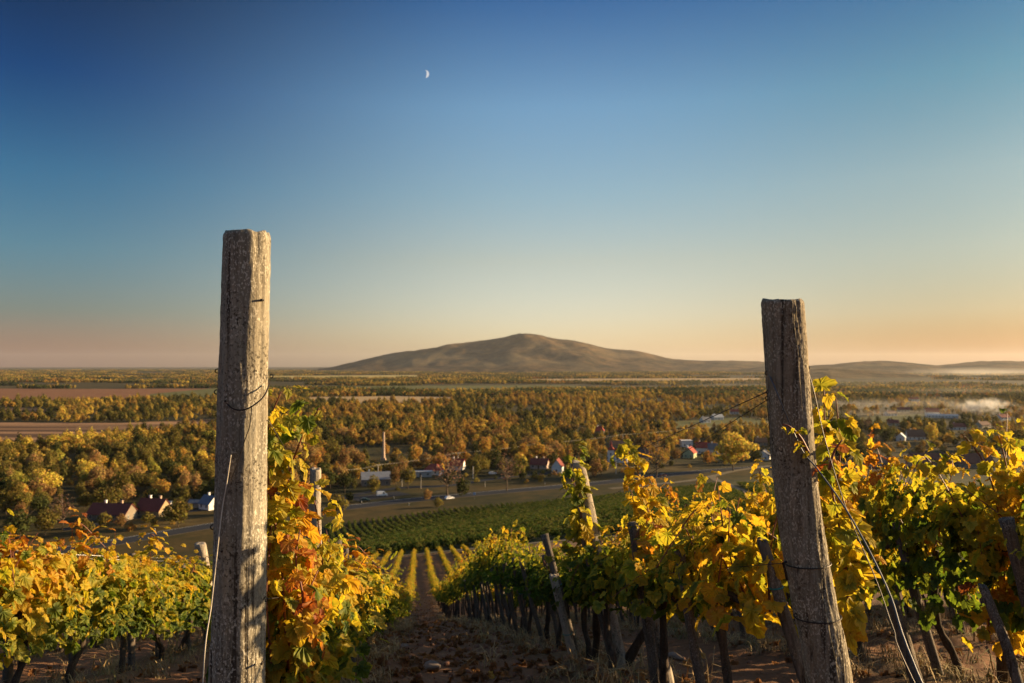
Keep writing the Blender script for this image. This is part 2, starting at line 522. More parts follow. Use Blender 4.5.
strip('village_lane', [PG(62, 530), PG(130, 519), PG(180, 512), PG(225, 508)], 5, M['asphalt'], .06, 40, 'grey lane in front of the red roofed houses')
def on_hill(px, py):                          # march the pixel's ray to the ground
    a = P(px, py, 1.0); y = 3.0
    while y < 5000:
        z = ZC + (a.z - ZC) * y
        if z < gzf(a.x * y, y): break
        y *= 1.004
    return Vector((a.x * y, y, 0))
strip('dirt_track', [on_hill(*q) for q in [(770, 466), (735, 471), (715, 476), (690, 481), (650, 485), (610, 489)]], 4.0, M['dirt'], .12, 60, 'pale dirt track curving from the road along the green field')
strip('field_path', [on_hill(*q) for q in [(712, 477), (726, 484), (738, 490), (756, 500)]], 4.0, M['dirt'], .10, 40, 'short dirt path branching off the dirt track')
xs = [row_xy(p, 116.5) for p in np.linspace(-60, 60, 9)]
strip('headland_track', [Vector((x, y, 0)) for x, y in xs], 2.6, M['dirt'], .06, 60, 'pale dirt track across the foot of the vine rows')

# fields, as sheets on the plain
def field_mat(name, c1, c2, ang=0.0, sc=.02, stripes=0.0, c3=None):
    t = NT(name); v = t.pos()
    n = t.noise(t.mapv(v, (sc, sc * 4, 1), (0, 0, ang)), 1.0, 6, .65)
    c = t.ramp(n, [(.35, c1), (.65, c2)])
    if stripes:
        w = t.noise(t.mapv(v, (.0012, stripes, 1), (0, 0, ang)), 1.0, 3, .5)
        c = t.mix(t.ramp(w, [(.48, 0.0), (.56, 1.0)]), c, c3)
    return t.bsdf(c, .95, None, 0, .1)
FM = [field_mat('field_brown', (.15, .066, .030), (.23, .11, .052)), field_mat('field_plough', (.06, .032, .017), (.11, .062, .034), 0, .02, .035, (.29, .165, .085)),
      field_mat('field_tan', (.30, .20, .095), (.40, .28, .14)), field_mat('field_green', (.075, .078, .024), (.13, .12, .04)),
      field_mat('field_yellow', (.32, .24, .07), (.38, .30, .10))]
FIELDS = [
    ([(-60, 388), (80, 389), (210, 388.5), (222, 392), (150, 401), (-60, 403)], 0, 'wide brown stubble field beyond the first woods at left'),
    ([(150, 394), (222, 387.5), (240, 391), (222, 399), (150, 400)], 3, 'pale green meadow at the end of the brown stubble field'),
    ([(-60, 422), (120, 423), (215, 419), (215, 428), (140, 436), (60, 448), (-60, 450)], 1, 'dark ploughed field with pale stripes at left'),
    ([(-60, 408), (40, 408), (60, 415), (-60, 417)], 1, 'narrow ploughed strip between two belts of trees at left'),
    ([(310, 397), (400, 396), (468, 397.5), (440, 402), (360, 404), (300, 402)], 2, 'flat tan stubble field right of the tall post'),
    ([(345, 386), (560, 385), (620, 388), (480, 392), (345, 391)], 3, 'pale green meadow in the middle of the plain'),
    ([(240, 376), (420, 375), (420, 378.2), (240, 379)], 4, 'yellow field strip in front of the mountain'),
    ([(500, 379), (760, 378), (770, 381.5), (560, 383)], 2, 'tan field strip far out below the mountain'),
    ([(600, 388), (700, 387), (700, 389), (600, 391)], 4, 'yellow field strip among the golden woods'),
    ([(640, 424), (740, 417), (770, 421), (770, 428), (690, 431)], 3, 'green meadow behind the village houses'),
    ([(850, 418), (920, 414), (935, 419), (870, 427)], 3, 'dim green meadow behind the leaning post'),
]
def inpoly(px, py, poly):
    c = False; n = len(poly)
    for i in range(n):
        x1, y1 = poly[i]; x2, y2 = poly[(i + 1) % n]
        if (y1 > py) != (y2 > py) and px < (x2 - x1) * (py - y1) / (y2 - y1) + x1: c = not c
    return c
for k, (poly, mi, lab) in enumerate(FIELDS):
    V = [tuple(PG(a, b, .05 + .012 * k)) for a, b in poly]
    tag(obj('field', mesh('field', V, [tuple(range(len(V) - 1, -1, -1))], FM[mi])), lab, None, None, 'structure')

# ------------------------------------------------------------------ hills
def hill_mat():
    t = NT('wooded_hill'); v = t.pos()
    a = t.noise(v, .0026, 9, .72); b = t.noise(v, .012, 6, .75); c_ = t.noise(t.mapv(v, (1, 1, 3)), .0009, 5, .6)
    c = t.ramp(t.math('ADD', t.math('MULTIPLY', a, .55), t.math('MULTIPLY', b, .45)), [(.43, (.020, .018, .010)), (.5, (.055, .038, .018)), (.57, (.135, .082, .034))])
    c = t.mix(t.ramp(c_, [(.52, 0.0), (.66, .7)]), c, (.17, .125, .06))
    return t.bsdf(c, .95, t.bump(b, 1.0, 12.0), 0, .05)
HM = hill_mat()
def hill(label, tab, D, wf, wb, seed, rough):
    px = np.linspace(tab[0][0], tab[-1][0], 260)
    py = np.interp(px, [a for a, b in tab], [b for a, b in tab])
    k = np.array([.25, .5, .25])
    for _ in range(4): py = np.convolve(np.pad(py, 1, 'edge'), k, 'valid')
    H = ZC + (365.0 - py) / F * D
    dd = np.concatenate([np.linspace(D - wf, D, 70), np.linspace(D, D + wb, 20)[1:]])
    PX, DD = np.meshgrid(px, dd)
    HH = np.tile(H, (len(dd), 1))
    f = np.where(DD < D, (DD - (D - wf)) / wf, 1 - (DD - D) / wb)
    X = (PX - 512) / F * DD
    ridge = 1 - np.abs(2 * fbm(X / 900 + seed, DD / 1500 + seed, 4) - 1)
    prof = f * f * (3 - 2 * f) * .55 + f * .45
    mod = 1 + rough * (ridge - .75) * np.sin(np.clip(f, 0, 1) * math.pi)
    Z = (HH + 30) * prof * mod - 30 + (fbm(X / 120, DD / 120, 3) - .5) * 14 * np.clip(f * 3, 0, 1)
    V = np.stack([X.ravel(), DD.ravel(), Z.ravel()], 1)
    nr, nc = X.shape
    i = np.arange(nr - 1)[:, None]; j = np.arange(nc - 1)[None, :]
    q = np.stack([i * nc + j, i * nc + j + 1, (i + 1) * nc + j + 1, (i + 1) * nc + j], -1).reshape(-1, 4)
    tag(obj('hill', mesh('hill', V, [q], HM, None, True)), label, None, None, 'structure')
hill('long wooded mountain with one rounded summit behind the plain',
     [(318, 369), (335, 366.5), (350, 363), (375, 357), (400, 352.5), (430, 348.5), (450, 345), (470, 342), (500, 338.5), (516, 335), (525, 334.3), (538, 336), (560, 340), (585, 343), (605, 348), (640, 351), (655, 355), (672, 359), (700, 361), (735, 360.5), (765, 362), (800, 367), (830, 370)], 8600, 2600, 2500, 1.3, .95)
hill('low double topped hills on the right horizon',
     [(735, 370), (765, 366), (800, 366), (830, 365), (852, 362), (880, 360.8), (905, 362.5), (938, 365.5), (955, 364), (980, 361.4), (1005, 361), (1040, 361.5), (1120, 364), (1200, 371)], 6800, 2200, 2000, 5.1, .7)
hill('nearer gentle hillside below the right horizon hills',
     [(748, 380), (775, 375), (800, 371), (830, 368.5), (860, 369.5), (900, 372.5), (950, 376.5), (1000, 381), (1060, 386)], 4300, 1300, 1200, 9.4, .35)

# ------------------------------------------------------------------ vines
HALF = [(0.0, 0.05), (0.08, -0.07), (0.22, -0.13), (0.36, -0.07), (0.47, 0.05), (0.46, 0.19), (0.385, 0.27), (0.49, 0.39), (0.53, 0.54), (0.43, 0.61), (0.34, 0.65), (0.27, 0.74), (0.20, 0.85), (0.10, 0.93), (0.0, 1.0)]
def leaf_variants(k=6):
    out = []
    r = np.random.default_rng(3)
    for _ in range(k):
        rt = np.array(HALF); lt = rt[1:-1][::-1] * [-1, 1]
        o = np.vstack([rt, lt]) + r.normal(0, .022, (len(rt) + len(lt), 2))
        o[:, 0] *= r.uniform(.85, 1.1)
        mid = o * .5 + np.array([0, .13])
        pts = np.vstack([[[0, .22]], mid, o])
        x, y = pts[:, 0], pts[:, 1]
        cx, cy_, fo = r.uniform(-.65, .4), r.uniform(-.6, .2), r.uniform(.0, .32)
        z = cx * x * x + cy_ * (y - .2) ** 2 + fo * np.abs(x) + r.normal(0, .04, len(x))
        n = len(o)
        tri = [(0, 1 + i, 1 + (i + 1) % n) for i in range(n)]
        quad = [(1 + i, 1 + n + i, 1 + n + (i + 1) % n, 1 + (i + 1) % n) for i in range(n)]
        tr = tri + [(a, b, c) for a, b, c, d in quad] + [(a, c, d) for a, b, c, d in quad]
        rad = np.concatenate([[0], np.full(n, .45), np.full(n, 1.0)])
        out.append((np.column_stack([x, y, z]), np.array(tr), rad))
    return out
LV = leaf_variants()

def leaves(C, N, T, S, tone, r):
    Vs, Fs, Cs = [], [], []
    n0 = 0
    N = N / (np.linalg.norm(N, axis=1)[:, None] + 1e-9)
    T = T - N * (T * N).sum(1)[:, None]; T /= (np.linalg.norm(T, axis=1)[:, None] + 1e-9)
    B = np.cross(T, N)
    which = r.integers(0, len(LV), len(C))
    rnd = r.random(len(C))
    for k, (lv, lt, lr) in enumerate(LV):
        m = which == k
        if not m.any(): continue
        v = (lv[None, :, 0:1] * B[m][:, None] + lv[None, :, 1:2] * T[m][:, None] + lv[None, :, 2:3] * N[m][:, None]) * S[m][:, None, None] + C[m][:, None]
        c = np.zeros((m.sum(), len(lv), 3)); c[..., 0] = tone[m][:, None]; c[..., 1] = lr[None]; c[..., 2] = rnd[m][:, None]
        f = lt[None] + (np.arange(m.sum()) * len(lv))[:, None, None] + n0
        n0 += m.sum() * len(lv)
        Vs.append(v.reshape(-1, 3)); Fs.append(f.reshape(-1, 3)); Cs.append(c.reshape(-1, 3))
    return np.concatenate(Vs), np.concatenate(Fs), np.concatenate(Cs)

def shoot_leaves(pts, r, tone, spacing=.05, size=.115, spread=.05, tipsize=.5, out_bias=None):
    """leaves set along one cane"""
    d = np.concatenate([[0], np.cumsum(np.linalg.norm(np.diff(pts, axis=0), axis=1))])
    L = d[-1]
    q = np.arange(spacing * .5, L, spacing) + r.uniform(-.015, .015, len(np.arange(spacing * .5, L, spacing)))
    C = np.stack([np.interp(q, d, pts[:, i]) for i in range(3)], 1)
    n = len(q); f = q / L
    ang = np.arange(n) * math.pi + r.normal(0, .7, n)
    if out_bias is None:
        o = np.stack([np.cos(ang) * .6, np.sin(ang) * .6 + r.normal(0, .3, n), r.normal(0.05, .35, n)], 1)
        o = np.stack([o[:, 0] * .6, np.where(r.random(n) < .5, 1, -1) * np.abs(o[:, 1] + .35), o[:, 2]], 1)
    else:
        o = np.array(out_bias) + r.normal(0, .65, (n, 3))
    o /= np.linalg.norm(o, axis=1)[:, None]
    C2 = C + o * (spread + r.uniform(0, spread, n))[:, None]
    N = o * .75 + np.array([0, 0, .55]) + r.normal(0, .45, (n, 3))
    T = np.array([0, 0, -.85]) + o * .5 + r.normal(0, .4, (n, 3))
    S = size * (1 - (1 - tipsize) * f ** 2) * r.uniform(.6, 1.22, n)
    tn = tone + r.normal(0, .09, n)
    return C2, N, T, S, tn

def gen_vine(seed, tone, hi=1.15, L=.9, nsh=12, tall=0, fill=170, low=.58):
    r = np.random.default_rng(seed)
    parts = []; canes = MB()
    for k in range(nsh):
        x = (k + .5) / nsh * L - L / 2 + r.normal(0, .04)
        z1 = hi * r.uniform(.82, 1.12)
        if k < tall: z1 = hi * r.uniform(1.22, 1.38)
        y1 = r.normal(0, .09)
        bend = r.choice([0, 0, 1])
        p = [(x, r.normal(0, .03), .63), (x + r.normal(0, .05), y1 * .5, .63 + (z1 - .63) * .5), (x + r.normal(0, .08), y1, z1)]
        if bend: p.append((x + r.normal(0, .12), y1 * 2.2 + r.normal(0, .08), z1 - r.uniform(.1, .3)))
        c = spline(p, 10)
        canes.tube(c, np.linspace(.0045, .002, 10), 4)
        st = tone + r.normal(0, .10)
        parts.append(shoot_leaves(c, r, st, .028, .080, .04))
        parts.append(shoot_leaves(c, r, st, .05, .073, .075))
    n = fill                                   # hanging skirt and filling
    C = np.stack([r.uniform(-L / 2, L / 2, n), r.normal(0, .105, n), low + (hi * .92 - low) * r.random(n) ** (1.0 if low > .5 else .8)], 1)
    sg = np.sign(C[:, 1:2])
    o = np.hstack([r.normal(0, .3, (n, 1)), sg * .9, r.normal(.1, .3, (n, 1))])
    parts.append((C, o + np.array([0, 0, .4]) + r.normal(0, .4, (n, 3)), np.array([0, 0, -1]) + o * .4 + r.normal(0, .4, (n, 3)), r.uniform(.045, .095, n), tone - .06 + r.normal(0, .13, n)))
    C, N, T, S, tn = [np.concatenate([p[i] for p in parts]) for i in range(5)]
    tn = tn + (fbm(C[:, 0] * 5 + seed, C[:, 2] * 5, 2) - .5) * .35 + np.clip(C[:, 2] - .85, -.45, .25) * .42 - .015
    V, Fc, c = leaves(C, N, T, S, np.clip(tn, 0, 1), r)
    fol = mesh('foliage', V, [Fc], M['leaf'], c)
    tk = MB()
    b = r.normal(0, .07, 2)
    pts = spline([(b[0], b[1] * .6, -.12), (b[0] * .8 + r.normal(0, .02), b[1] * .3 + r.normal(0, .02), .12), (r.normal(0, .03), r.normal(0, .02), .32), (r.normal(0, .03), 0, .64)], 14)
    tk.tube(pts, np.linspace(.025, .018, 14) * r.uniform(.75, 1.25, 14), 9)
    for sg in (-1, 1):
        a = spline([pts[-2], (sg * L * .2, r.normal(0, .02), .66), (sg * L * .48, r.normal(0, .03), .63)], 9)
        tk.tube(a, np.linspace(.021, .010, 9) * r.uniform(.8, 1.2, 9), 7)
    return fol, tk.data('trunk', M['bark'], True), canes.data('canes', M['cane'])

TONES = [('green yellow', .18), ('yellow green', .27), ('yellow green', .33), ('golden', .41), ('golden', .46), ('golden', .50), ('gold orange', .58), ('rusty orange', .68)]
PROTO = []
for k, (nm, tv) in enumerate(TONES * 2):
    PROTO.append((nm, gen_vine(100 + k, tv, hi=[.92, .98, 1.03, .96][k % 4], tall=[0, 1, 0, 0, 2][k % 5]), k))

LOW0 = len(PROTO)                              # fuller vines whose leaves hang lower, for the rows left of the lane
for k, (nm, tv) in enumerate([('golden', .41), ('golden', .45), ('gold orange', .53), ('yellow green', .36), ('rusty orange', .60), ('golden', .43), ('green yellow', .26), ('yellow green', .33), ('yellow green', .38)]):
    PROTO.append((nm, gen_vine(140 + k, tv, hi=[.95, 1.02, .98][k % 3], tall=[1, 0, 0, 1, 0, 0, 1, 0, 1][k], fill=330, low=.34), k))

def row_tilt(t): return math.atan(max(0.0, float((pchip(np.array([t + .5])) - pchip(np.array([t - .5])))[0])))

ORD = ['zeroth', 'first', 'second', 'third', 'fourth', 'fifth', 'sixth', 'seventh', 'eighth', 'ninth', 'tenth', 'eleventh', 'twelfth', 'thirteenth', 'fourteenth', 'fifteenth', 'sixteenth', 'seventeenth', 'eighteenth', 'nineteenth', 'twentieth']
TENS = ['', '', 'twenty', 'thirty', 'forty', 'fifty', 'sixty', 'seventy', 'eighty', 'ninety']
def ordw(n):
    if n <= 20: return ORD[n]
    if n % 10 == 0: return TENS[n // 10][:-1] + 'ieth'
    return TENS[n // 10] + '-' + ORD[n % 10]

spots = []
for k in range(-7, 8):
    perp = ROW0 + SPC * k
    t = 3.05 if k in (0, 1) else (2.4 + .3 * (k % 3) if k < 0 else 2.8 + .2 * (k % 3))
    while t < 112.5:
        x, y = row_xy(perp + random.gauss(0, .025), t)
        z = gzf(x, y)
        px, py = proj(x, max(y, .1), z + .8)
        if y > .8 and -110 < px < 1134:
            spots.append((y, k, t, x, y, z, px, random.random()))
        t += .85 + random.uniform(-.06, .06)
def tone_pick(k, t, u, x):
    # greener to the right of the lane in the middle, more gold and orange on the left
    if k <= 0: pool = [LOW0 + q for q in ([0, 1, 2, 5, 4, 3, 7, 0] if k < 0 else ([1, 2, 4, 5] if t < 5 else [0, 1, 2, 5, 3]))]
    elif k == 1: pool = [1, 2, 3, 9, 10, 11, 0, 8, 2] if t > 7 else ([2, 10, 1, 8] if t > 3.7 else [5, 3, 2])
    else: pool = [LOW0 + q for q in (6, 7, 3, 8, 0, 6, 7, 2)]
    if t > 25: pool = [3, 4, 2, 11, 10, 12]
    return pool[int(u * len(pool)) % len(pool)]
spots.sort()
NTHING = 285
vine_roots = []
far_vines = []
cnt = {}
def rowname(k):
    if k == 0: return 'in the row left of the lane'
    if k == 1: return 'in the row right of the lane'
    if k < 0: return 'in the %s row left of the lane' % ORD[1 - k]
    return 'in the %s row right of the lane' % ORD[k]
for i, (d, k, t, x, y, z, px, u) in enumerate(spots):
    pi = tone_pick(k, t, u, x)
    flip = math.pi if random.random() < .5 else 0
    sc = random.uniform(.9, 1.08)
    sc *= ((.80 if t < 4.5 else .70) if k == 0 else (.93 if t < 6 else .80)) if k <= 0 else ((.95 if t < 3.7 else .80 + .50 * min(1, max(0, (t - 6.0) / 6))) if k == 1 else 1.2)
    if t > 40: sc = random.uniform(.85, 1.0)
    tl = row_tilt(t) * .75
    rz = math.atan2(ROWD[1], ROWD[0])
    if i >= NTHING:
        far_vines.append((x, y, z, pi, rz + (0 if flip == 0 else math.pi), tl if flip == 0 else -tl, sc)); continue
    cnt[k] = cnt.get(k, 0) + 1
    nm, (fol, trk, can), _ = PROTO[pi]
    root = empty('grapevine', (x, y, z))
    # local x follows the row downhill
    root.rotation_euler = (0, tl if flip == 0 else -tl, rz + flip)
    root.scale = (1, 1, sc)
    tag(root, '%s leaved vine, %s from the front %s' % (nm, ordw(cnt[k]), rowname(k)), 'grapevine', 'vines trained in rows on the slope')
    for n_, me in (('trunk', trk), ('foliage', fol)) + ((('canes', can),) if t < 14 else ()):
        obj(n_, me, root)
    vine_roots.append((k, t, cnt[k], root))

# stakes
def stake_data(seed, h, r0):
    r = np.random.default_rng(seed)
    b = MB()
    p = spline([(0, 0, -.25), (r.normal(0, .008), r.normal(0, .008), h * .5), (0, 0, h)], 16)
    b.tube(p, r0 * r.uniform(.9, 1.1, 16), 8)
    me = b.data('vine_stake', M['stake'], True)
    tb = MB(); zz = h * r.uniform(.45, .62)
    a = np.linspace(0, 2 * math.pi, 15)
    tb.tube(np.column_stack([np.cos(a) * r0 * 1.12, np.sin(a) * r0 * 1.12, np.full(15, zz) + .004 * np.sin(a * 2)]), .0032, 5)
    return me, tb.data('tie', M['tie'])
STK = [stake_data(40 + k, [.80, .88, .74, .92][k], [.021, .026, .018, .030][k]) for k in range(4)]
for (k, t, c, root) in vine_roots:
    if t > 17 or k < -4 or k > 5: continue
    si = random.randrange(4)
    x, y = row_xy(ROW0 + SPC * k + random.uniform(-.05, .05), t + random.uniform(.08, .2))
    o = empty('vine_stake', (x, y, gzf(x, y)))
    lean = R(random.uniform(7, 16)) if k >= 1 else R(random.uniform(0, 9))
    o.rotation_euler = (R(random.uniform(-12, 2)), -lean, random.uniform(-.2, .2))
    tag(o, '%s wooden stake beside the %s vine %s' % (['slim grey', 'stout grey', 'thin short', 'thick tall'][si], ordw(c), rowname(k)), 'stake', 'wooden stakes along the vine rows')
    obj('shaft', STK[si][0], o)
    if random.random() < .5: obj('tie', STK[si][1], o)

# ------------------------------------------------------------------ instanced stuff
def scatter(name, pts, rots, scls, idx, protos, label):
    c = bpy.data.collections.new(name + '_kinds')
    for k, me in enumerate(protos):
        o = bpy.data.objects.new('%s_kind_%02d' % (name, k), me); c.objects.link(o)
    me = bpy.data.meshes.new(name)
    pts = np.asarray(pts, np.float32)
    me.vertices.add(len(pts)); me.vertices.foreach_set('co', pts.ravel())
    for nm, ty, dat, key in (('rot', 'FLOAT_VECTOR', rots, 'vector'), ('scl', 'FLOAT_VECTOR', scls, 'vector'), ('idx', 'INT', idx, 'value')):
        a = me.attributes.new(nm, ty, 'POINT')
        a.data.foreach_set(key, np.asarray(dat, np.float32 if ty != 'INT' else np.int32).ravel())
    me.update()
    o = obj(name, me)
    tag(o, label, None, None, 'stuff')
    ng = bpy.data.node_groups.new(name + '_nodes', 'GeometryNodeTree')
    ng.interface.new_socket('Geometry', in_out='INPUT', socket_type='NodeSocketGeometry')
    ng.interface.new_socket('Geometry', in_out='OUTPUT', socket_type='NodeSocketGeometry')
    N = ng.nodes; Lk = ng.links
    gi = N.new('NodeGroupInput'); go = N.new('NodeGroupOutput')
    ci = N.new('GeometryNodeCollectionInfo'); ci.inputs['Collection'].default_value = c
    ci.inputs['Separate Children'].default_value = True; ci.inputs['Reset Children'].default_value = True
    ip = N.new('GeometryNodeInstanceOnPoints'); ip.inputs['Pick Instance'].default_value = True
    def na(n, ty):
        x = N.new('GeometryNodeInputNamedAttribute'); x.data_type = ty; x.inputs['Name'].default_value = n
        return [s for s in x.outputs if s.enabled and s.name == 'Attribute'][0]
    Lk.new(gi.outputs[0], ip.inputs['Points']); Lk.new(ci.outputs[0], ip.inputs['Instance'])
    Lk.new(na('idx', 'INT'), ip.inputs['Instance Index'])
    e = N.new('FunctionNodeEulerToRotation'); Lk.new(na('rot', 'FLOAT_VECTOR'), e.inputs[0]); Lk.new(e.outputs[0], ip.inputs['Rotation'])
    Lk.new(na('scl', 'FLOAT_VECTOR'), ip.inputs['Scale'])
    Lk.new(ip.outputs[0], go.inputs[0])
    md = o.modifiers.new('scatter', 'NODES'); md.node_group = ng
    return o

# far vines: foliage and trunk in one lighter mesh per kind
def joined(fol, trk, name):
    V, Fs, Cs, n0 = [], [], [], 0
    for me, c0 in ((fol, None), (trk, 0)):
        v = np.empty(len(me.vertices) * 3, np.float32); me.vertices.foreach_get('co', v); v = v.reshape(-1, 3)
        c = np.zeros((len(v), 4), np.float32)
        if c0 is None:
            me.color_attributes['tone'].data.foreach_get('color', cc := np.empty(len(v) * 4, np.float32)); c = cc.reshape(-1, 4)
        fs = [tuple(i + n0 for i in p.vertices) for p in me.polygons]
        V.append(v); Fs.append((len(fs), fs)); Cs.append(c); n0 += len(v)
    allf = Fs[0][1] + Fs[1][1]
    me = mesh(name, np.concatenate(V), allf, M['leaf'], np.concatenate(Cs)[:, :3])
    me.materials.append(M['bark'])
    # faces are regrouped by size in mesh(): triangles are leaves, the rest bark
    mi = np.array([0 if p.loop_total == 3 else 1 for p in me.polygons], np.int32)
    me.polygons.foreach_set('material_index', mi)
    return me
fp = [joined(PROTO[k][1][0], PROTO[k][1][1], 'vine_kind') for k in (1, 2, 3, 4, 10, 11, 12)]
mp = {3: 2, 4: 3, 2: 1, 11: 5, 10: 4, 12: 6}
a = np.array(far_vines)
scatter('distant_vines', a[:, :3], np.stack([0 * a[:, 5], a[:, 5], a[:, 4]], 1), np.stack([a[:, 6]] * 3, 1), [mp.get(int(q), 2) for q in a[:, 3]], fp,
        'rows of yellow vines running on down the slope to the dirt track')


# ------------------------------------------------------------------ end posts
def post(name, cen, rad, base, mat, label, seed, crack=.0035, n=80, m=170, cat='post', group=None, topcut=.004):
    """cen: world points from top to bottom; base: origin of the thing"""
    r = np.random.default_rng(seed)
    c = spline(cen, m)[::-1]
    rr = np.interp(np.linspace(0, 1, m), np.linspace(0, 1, len(rad)), rad[::-1])
    a = np.arange(n) / n * 2 * math.pi
    V = []
    zz = np.linspace(0, 1, m) * np.linalg.norm(c[-1] - c[0])
    # long vertical grooves wandering round the trunk
    A, Z = np.meshgrid(a, zz)
    disp = np.zeros_like(A)
    for k in range(11):
        a0 = r.uniform(0, 2 * math.pi); z0 = r.uniform(0, zz[-1]); ln = r.uniform(.2, .9); wd = r.uniform(.04, .08)
        da = (A - a0 - .25 * (vnoise(Z * 3 + k * 7, Z * 0 + k) - .5) + math.pi) % (2 * math.pi) - math.pi
        disp -= crack * r.uniform(.5, 1.2) * np.exp(-(da / wd) ** 2) * np.clip(1 - np.abs(Z - z0) / ln, 0, 1) ** .5
    u = np.cos(A) * 3 + 40; v = np.sin(A) * 3 + 40
    disp += (vnoise(u * 1.5 + seed, v * 1.5 + Z * 2.5) - .5) * .006 + (vnoise(u * 7, v * 7 + Z * 9) - .5) * .004 + (vnoise(u * 16, v * 16 + Z * 40) - .5) * .0022
    RR = rr[:, None] + disp
    X = c[:, 0][:, None] + RR * np.cos(A); Y = c[:, 1][:, None] + RR * np.sin(A); ZW = np.repeat(c[:, 2][:, None], n, 1)
    for q_, f_ in ((-1, .90), (-2, .965), (-3, .99)):
        X[q_] = c[q_, 0] + (X[q_] - c[q_, 0]) * f_; Y[q_] = c[q_, 1] + (Y[q_] - c[q_, 1]) * f_
    ZW[-1] += topcut * (vnoise(np.cos(a) * 3 + 9, np.sin(a) * 3 + 9 + seed) - .4) * 2.2
    ZW[-1] += .05 * topcut / .004 * np.cos(a - 2.0) * .08
    P0 = np.stack([X, Y, ZW], -1).reshape(-1, 3)
    ct = P0[-n:].mean(0)
    ring = ct + (P0[-n:] - ct) * .55 - [0, 0, .003]
    V = np.vstack([P0, ring, [ct - [0, 0, .006]]]) - np.array(base)
    i = np.arange(m - 1)[:, None]; j = np.arange(n)[None, :]; k = (j + 1) % n
    q = np.stack([i * n + j + 0 * k, i * n + k, (i + 1) * n + k, (i + 1) * n + j + 0 * k], -1).reshape(-1, 4)
    j = np.arange(n); k = (j + 1) % n; o1 = (m - 1) * n; o2 = m * n
    q2 = np.stack([o1 + j, o1 + k, o2 + k, o2 + j], 1)
    tr = np.stack([o2 + j, o2 + k, 0 * j + (m + 1) * n], 1)
    root = empty(name, base)
    tag(root, label, cat, group)
    obj('shaft', mesh('shaft', V, [np.vstack([q, q2]), tr], mat, None, True), root)
    root['_c'] = 0
    del root['_c']
    return root, c, rr

def wrap_pts(c, r, z, tilt=0.0, off=.002, turns=1.0, a0=0.0, n=40, dz=0.0):
    i = int(np.argmin(np.abs(c[:, 2] - z)))
    a = a0 + np.linspace(0, 2 * math.pi * turns, n)
    rad = r[i] + off
    return np.column_stack([c[i, 0] + rad * np.cos(a), c[i, 1] + rad * np.sin(a), z + tilt * np.cos(a) + dz * np.linspace(0, 1, n)])

def rel(p, base): return np.asarray([tuple(q) for q in p]) - np.array(base)

def hook(mb, p, d, s=.012):
    s *= .55
    p = np.array(p); d = np.array(d)
    a = np.linspace(-.3, 1.75 * math.pi, 12)
    up = np.array([0, 0, 1.0])
    mb.tube([p + d * s * (1 - np.cos(t)) + up * s * np.sin(t) for t in a], .0016, 5)

# tall left post
YL = 2.28
Lc = [P(247, 232, YL), P(244.5, 330, YL), P(241.5, 450, YL), P(239, 600, YL), P(237, 690, YL), P(236, 760, YL)]
bL = (Lc[-1].x, YL, gzf(Lc[-1].x, YL))
Lc[-1].z = min(Lc[-1].z, bL[2] - .25)
lp, lc, lr = post('end_post', Lc, [.0640, .0665, .069, .072, .0745, .076], bL, M['post1'], 'tall weathered grey end post at the left, lichen speckled and sunlit on one side', 5)
mb = MB()
mb.tube(rel(spline([P(269.5, 384, YL - .02), P(264, 396, YL - .065), P(254, 405, YL - .082), P(243, 410, YL - .082), P(232, 408, YL - .078), P(222, 398, YL - .04)], 24), bL), .0022, 6)
mb.tube(rel(spline([P(252, 406, YL - .083), P(250, 425, YL - .084), P(245, 440, YL - .085), P(238, 462, YL - .084), P(231, 480, YL - .080)], 20), bL), .0014, 5)
for px, py in ((219.5, 371), (218.5, 392)): hook(mb, rel([P(px, py, YL)], bL)[0], (-.9, -.3, 0), .011)
mb.tube(rel(spline([P(219, 371, YL), P(218, 382, YL - .01), P(218.5, 393, YL)], 8), bL), .0014, 5)
hook(mb, rel([P(215, 527, YL - .01)], bL)[0], (-.9, -.2, 0), .012)
hook(mb, rel([P(270, 376, YL)], bL)[0], (.9, -.3, 0), .010)
hook(mb, rel([P(264, 599, YL - .02)], bL)[0], (.9, -.3, 0), .012)
mb.build('wire_tie', M['wire'], lp)
mb = MB()
for px, py in ((226, 401), (222.5, 551), (254, 549), (262, 663), (238, 667), (262, 300)):
    p = rel([P(px, py, YL - .06 if px not in (262,) else YL - .04)], bL)[0]
    mb.tube([p + [0, .01, 0], p + [0, -.008, 0]], .0032, 7)
mb.build('nail', M['wire'], lp)

# leaning right post
YR = 2.52
Rc = [P(782.5, 300, YR), P(786, 350, YR), P(796.5, 490, YR), P(812, 590, YR), P(829.5, 683, YR), P(849, 780, YR)]
bR = (Rc[-1].x, YR, gzf(Rc[-1].x, YR)); Rc[-1].z = min(Rc[-1].z, bR[2] - .2)
rp, rc, rrd = post('end_post', Rc, [.064, .064, .066, .067, .069, .071], bR, M['post2'], 'dark rough end post at the right, leaning and bent, with a bright sunlit edge', 11, .007)
mb = MB()
mb.tube(rel([P(808, 371, YR - .02), P(809.5, 368, YR - .02), P(808.5, 366, YR - .02), P(807, 369, YR)], bR), .0018, 5)
for px, py in ((768.5, 373), (770, 392), (769, 398)): hook(mb, rel([P(px, py, YR)], bR)[0], (-.9, -.2, 0), .012)
for z, a0 in ((P(790, 563, YR).z, 2.5), (P(790, 616, YR).z, 2.4)):
    mb.tube(wrap_pts(rc, rrd, z, .004, .003, 1.15, a0) - np.array(bR), .0019, 6)
mb.tube(rel([P(786, 562, YR - .02), P(783, 563, YR - .05), P(785, 570, YR - .04), P(787, 580, YR - .03)], bR), .004, 6)
hook(mb, rel([P(797, 615, YR - .03)], bR)[0], (-.9, -.2, 0), .010)
mb.build('wire_tie', M['wire'], rp)

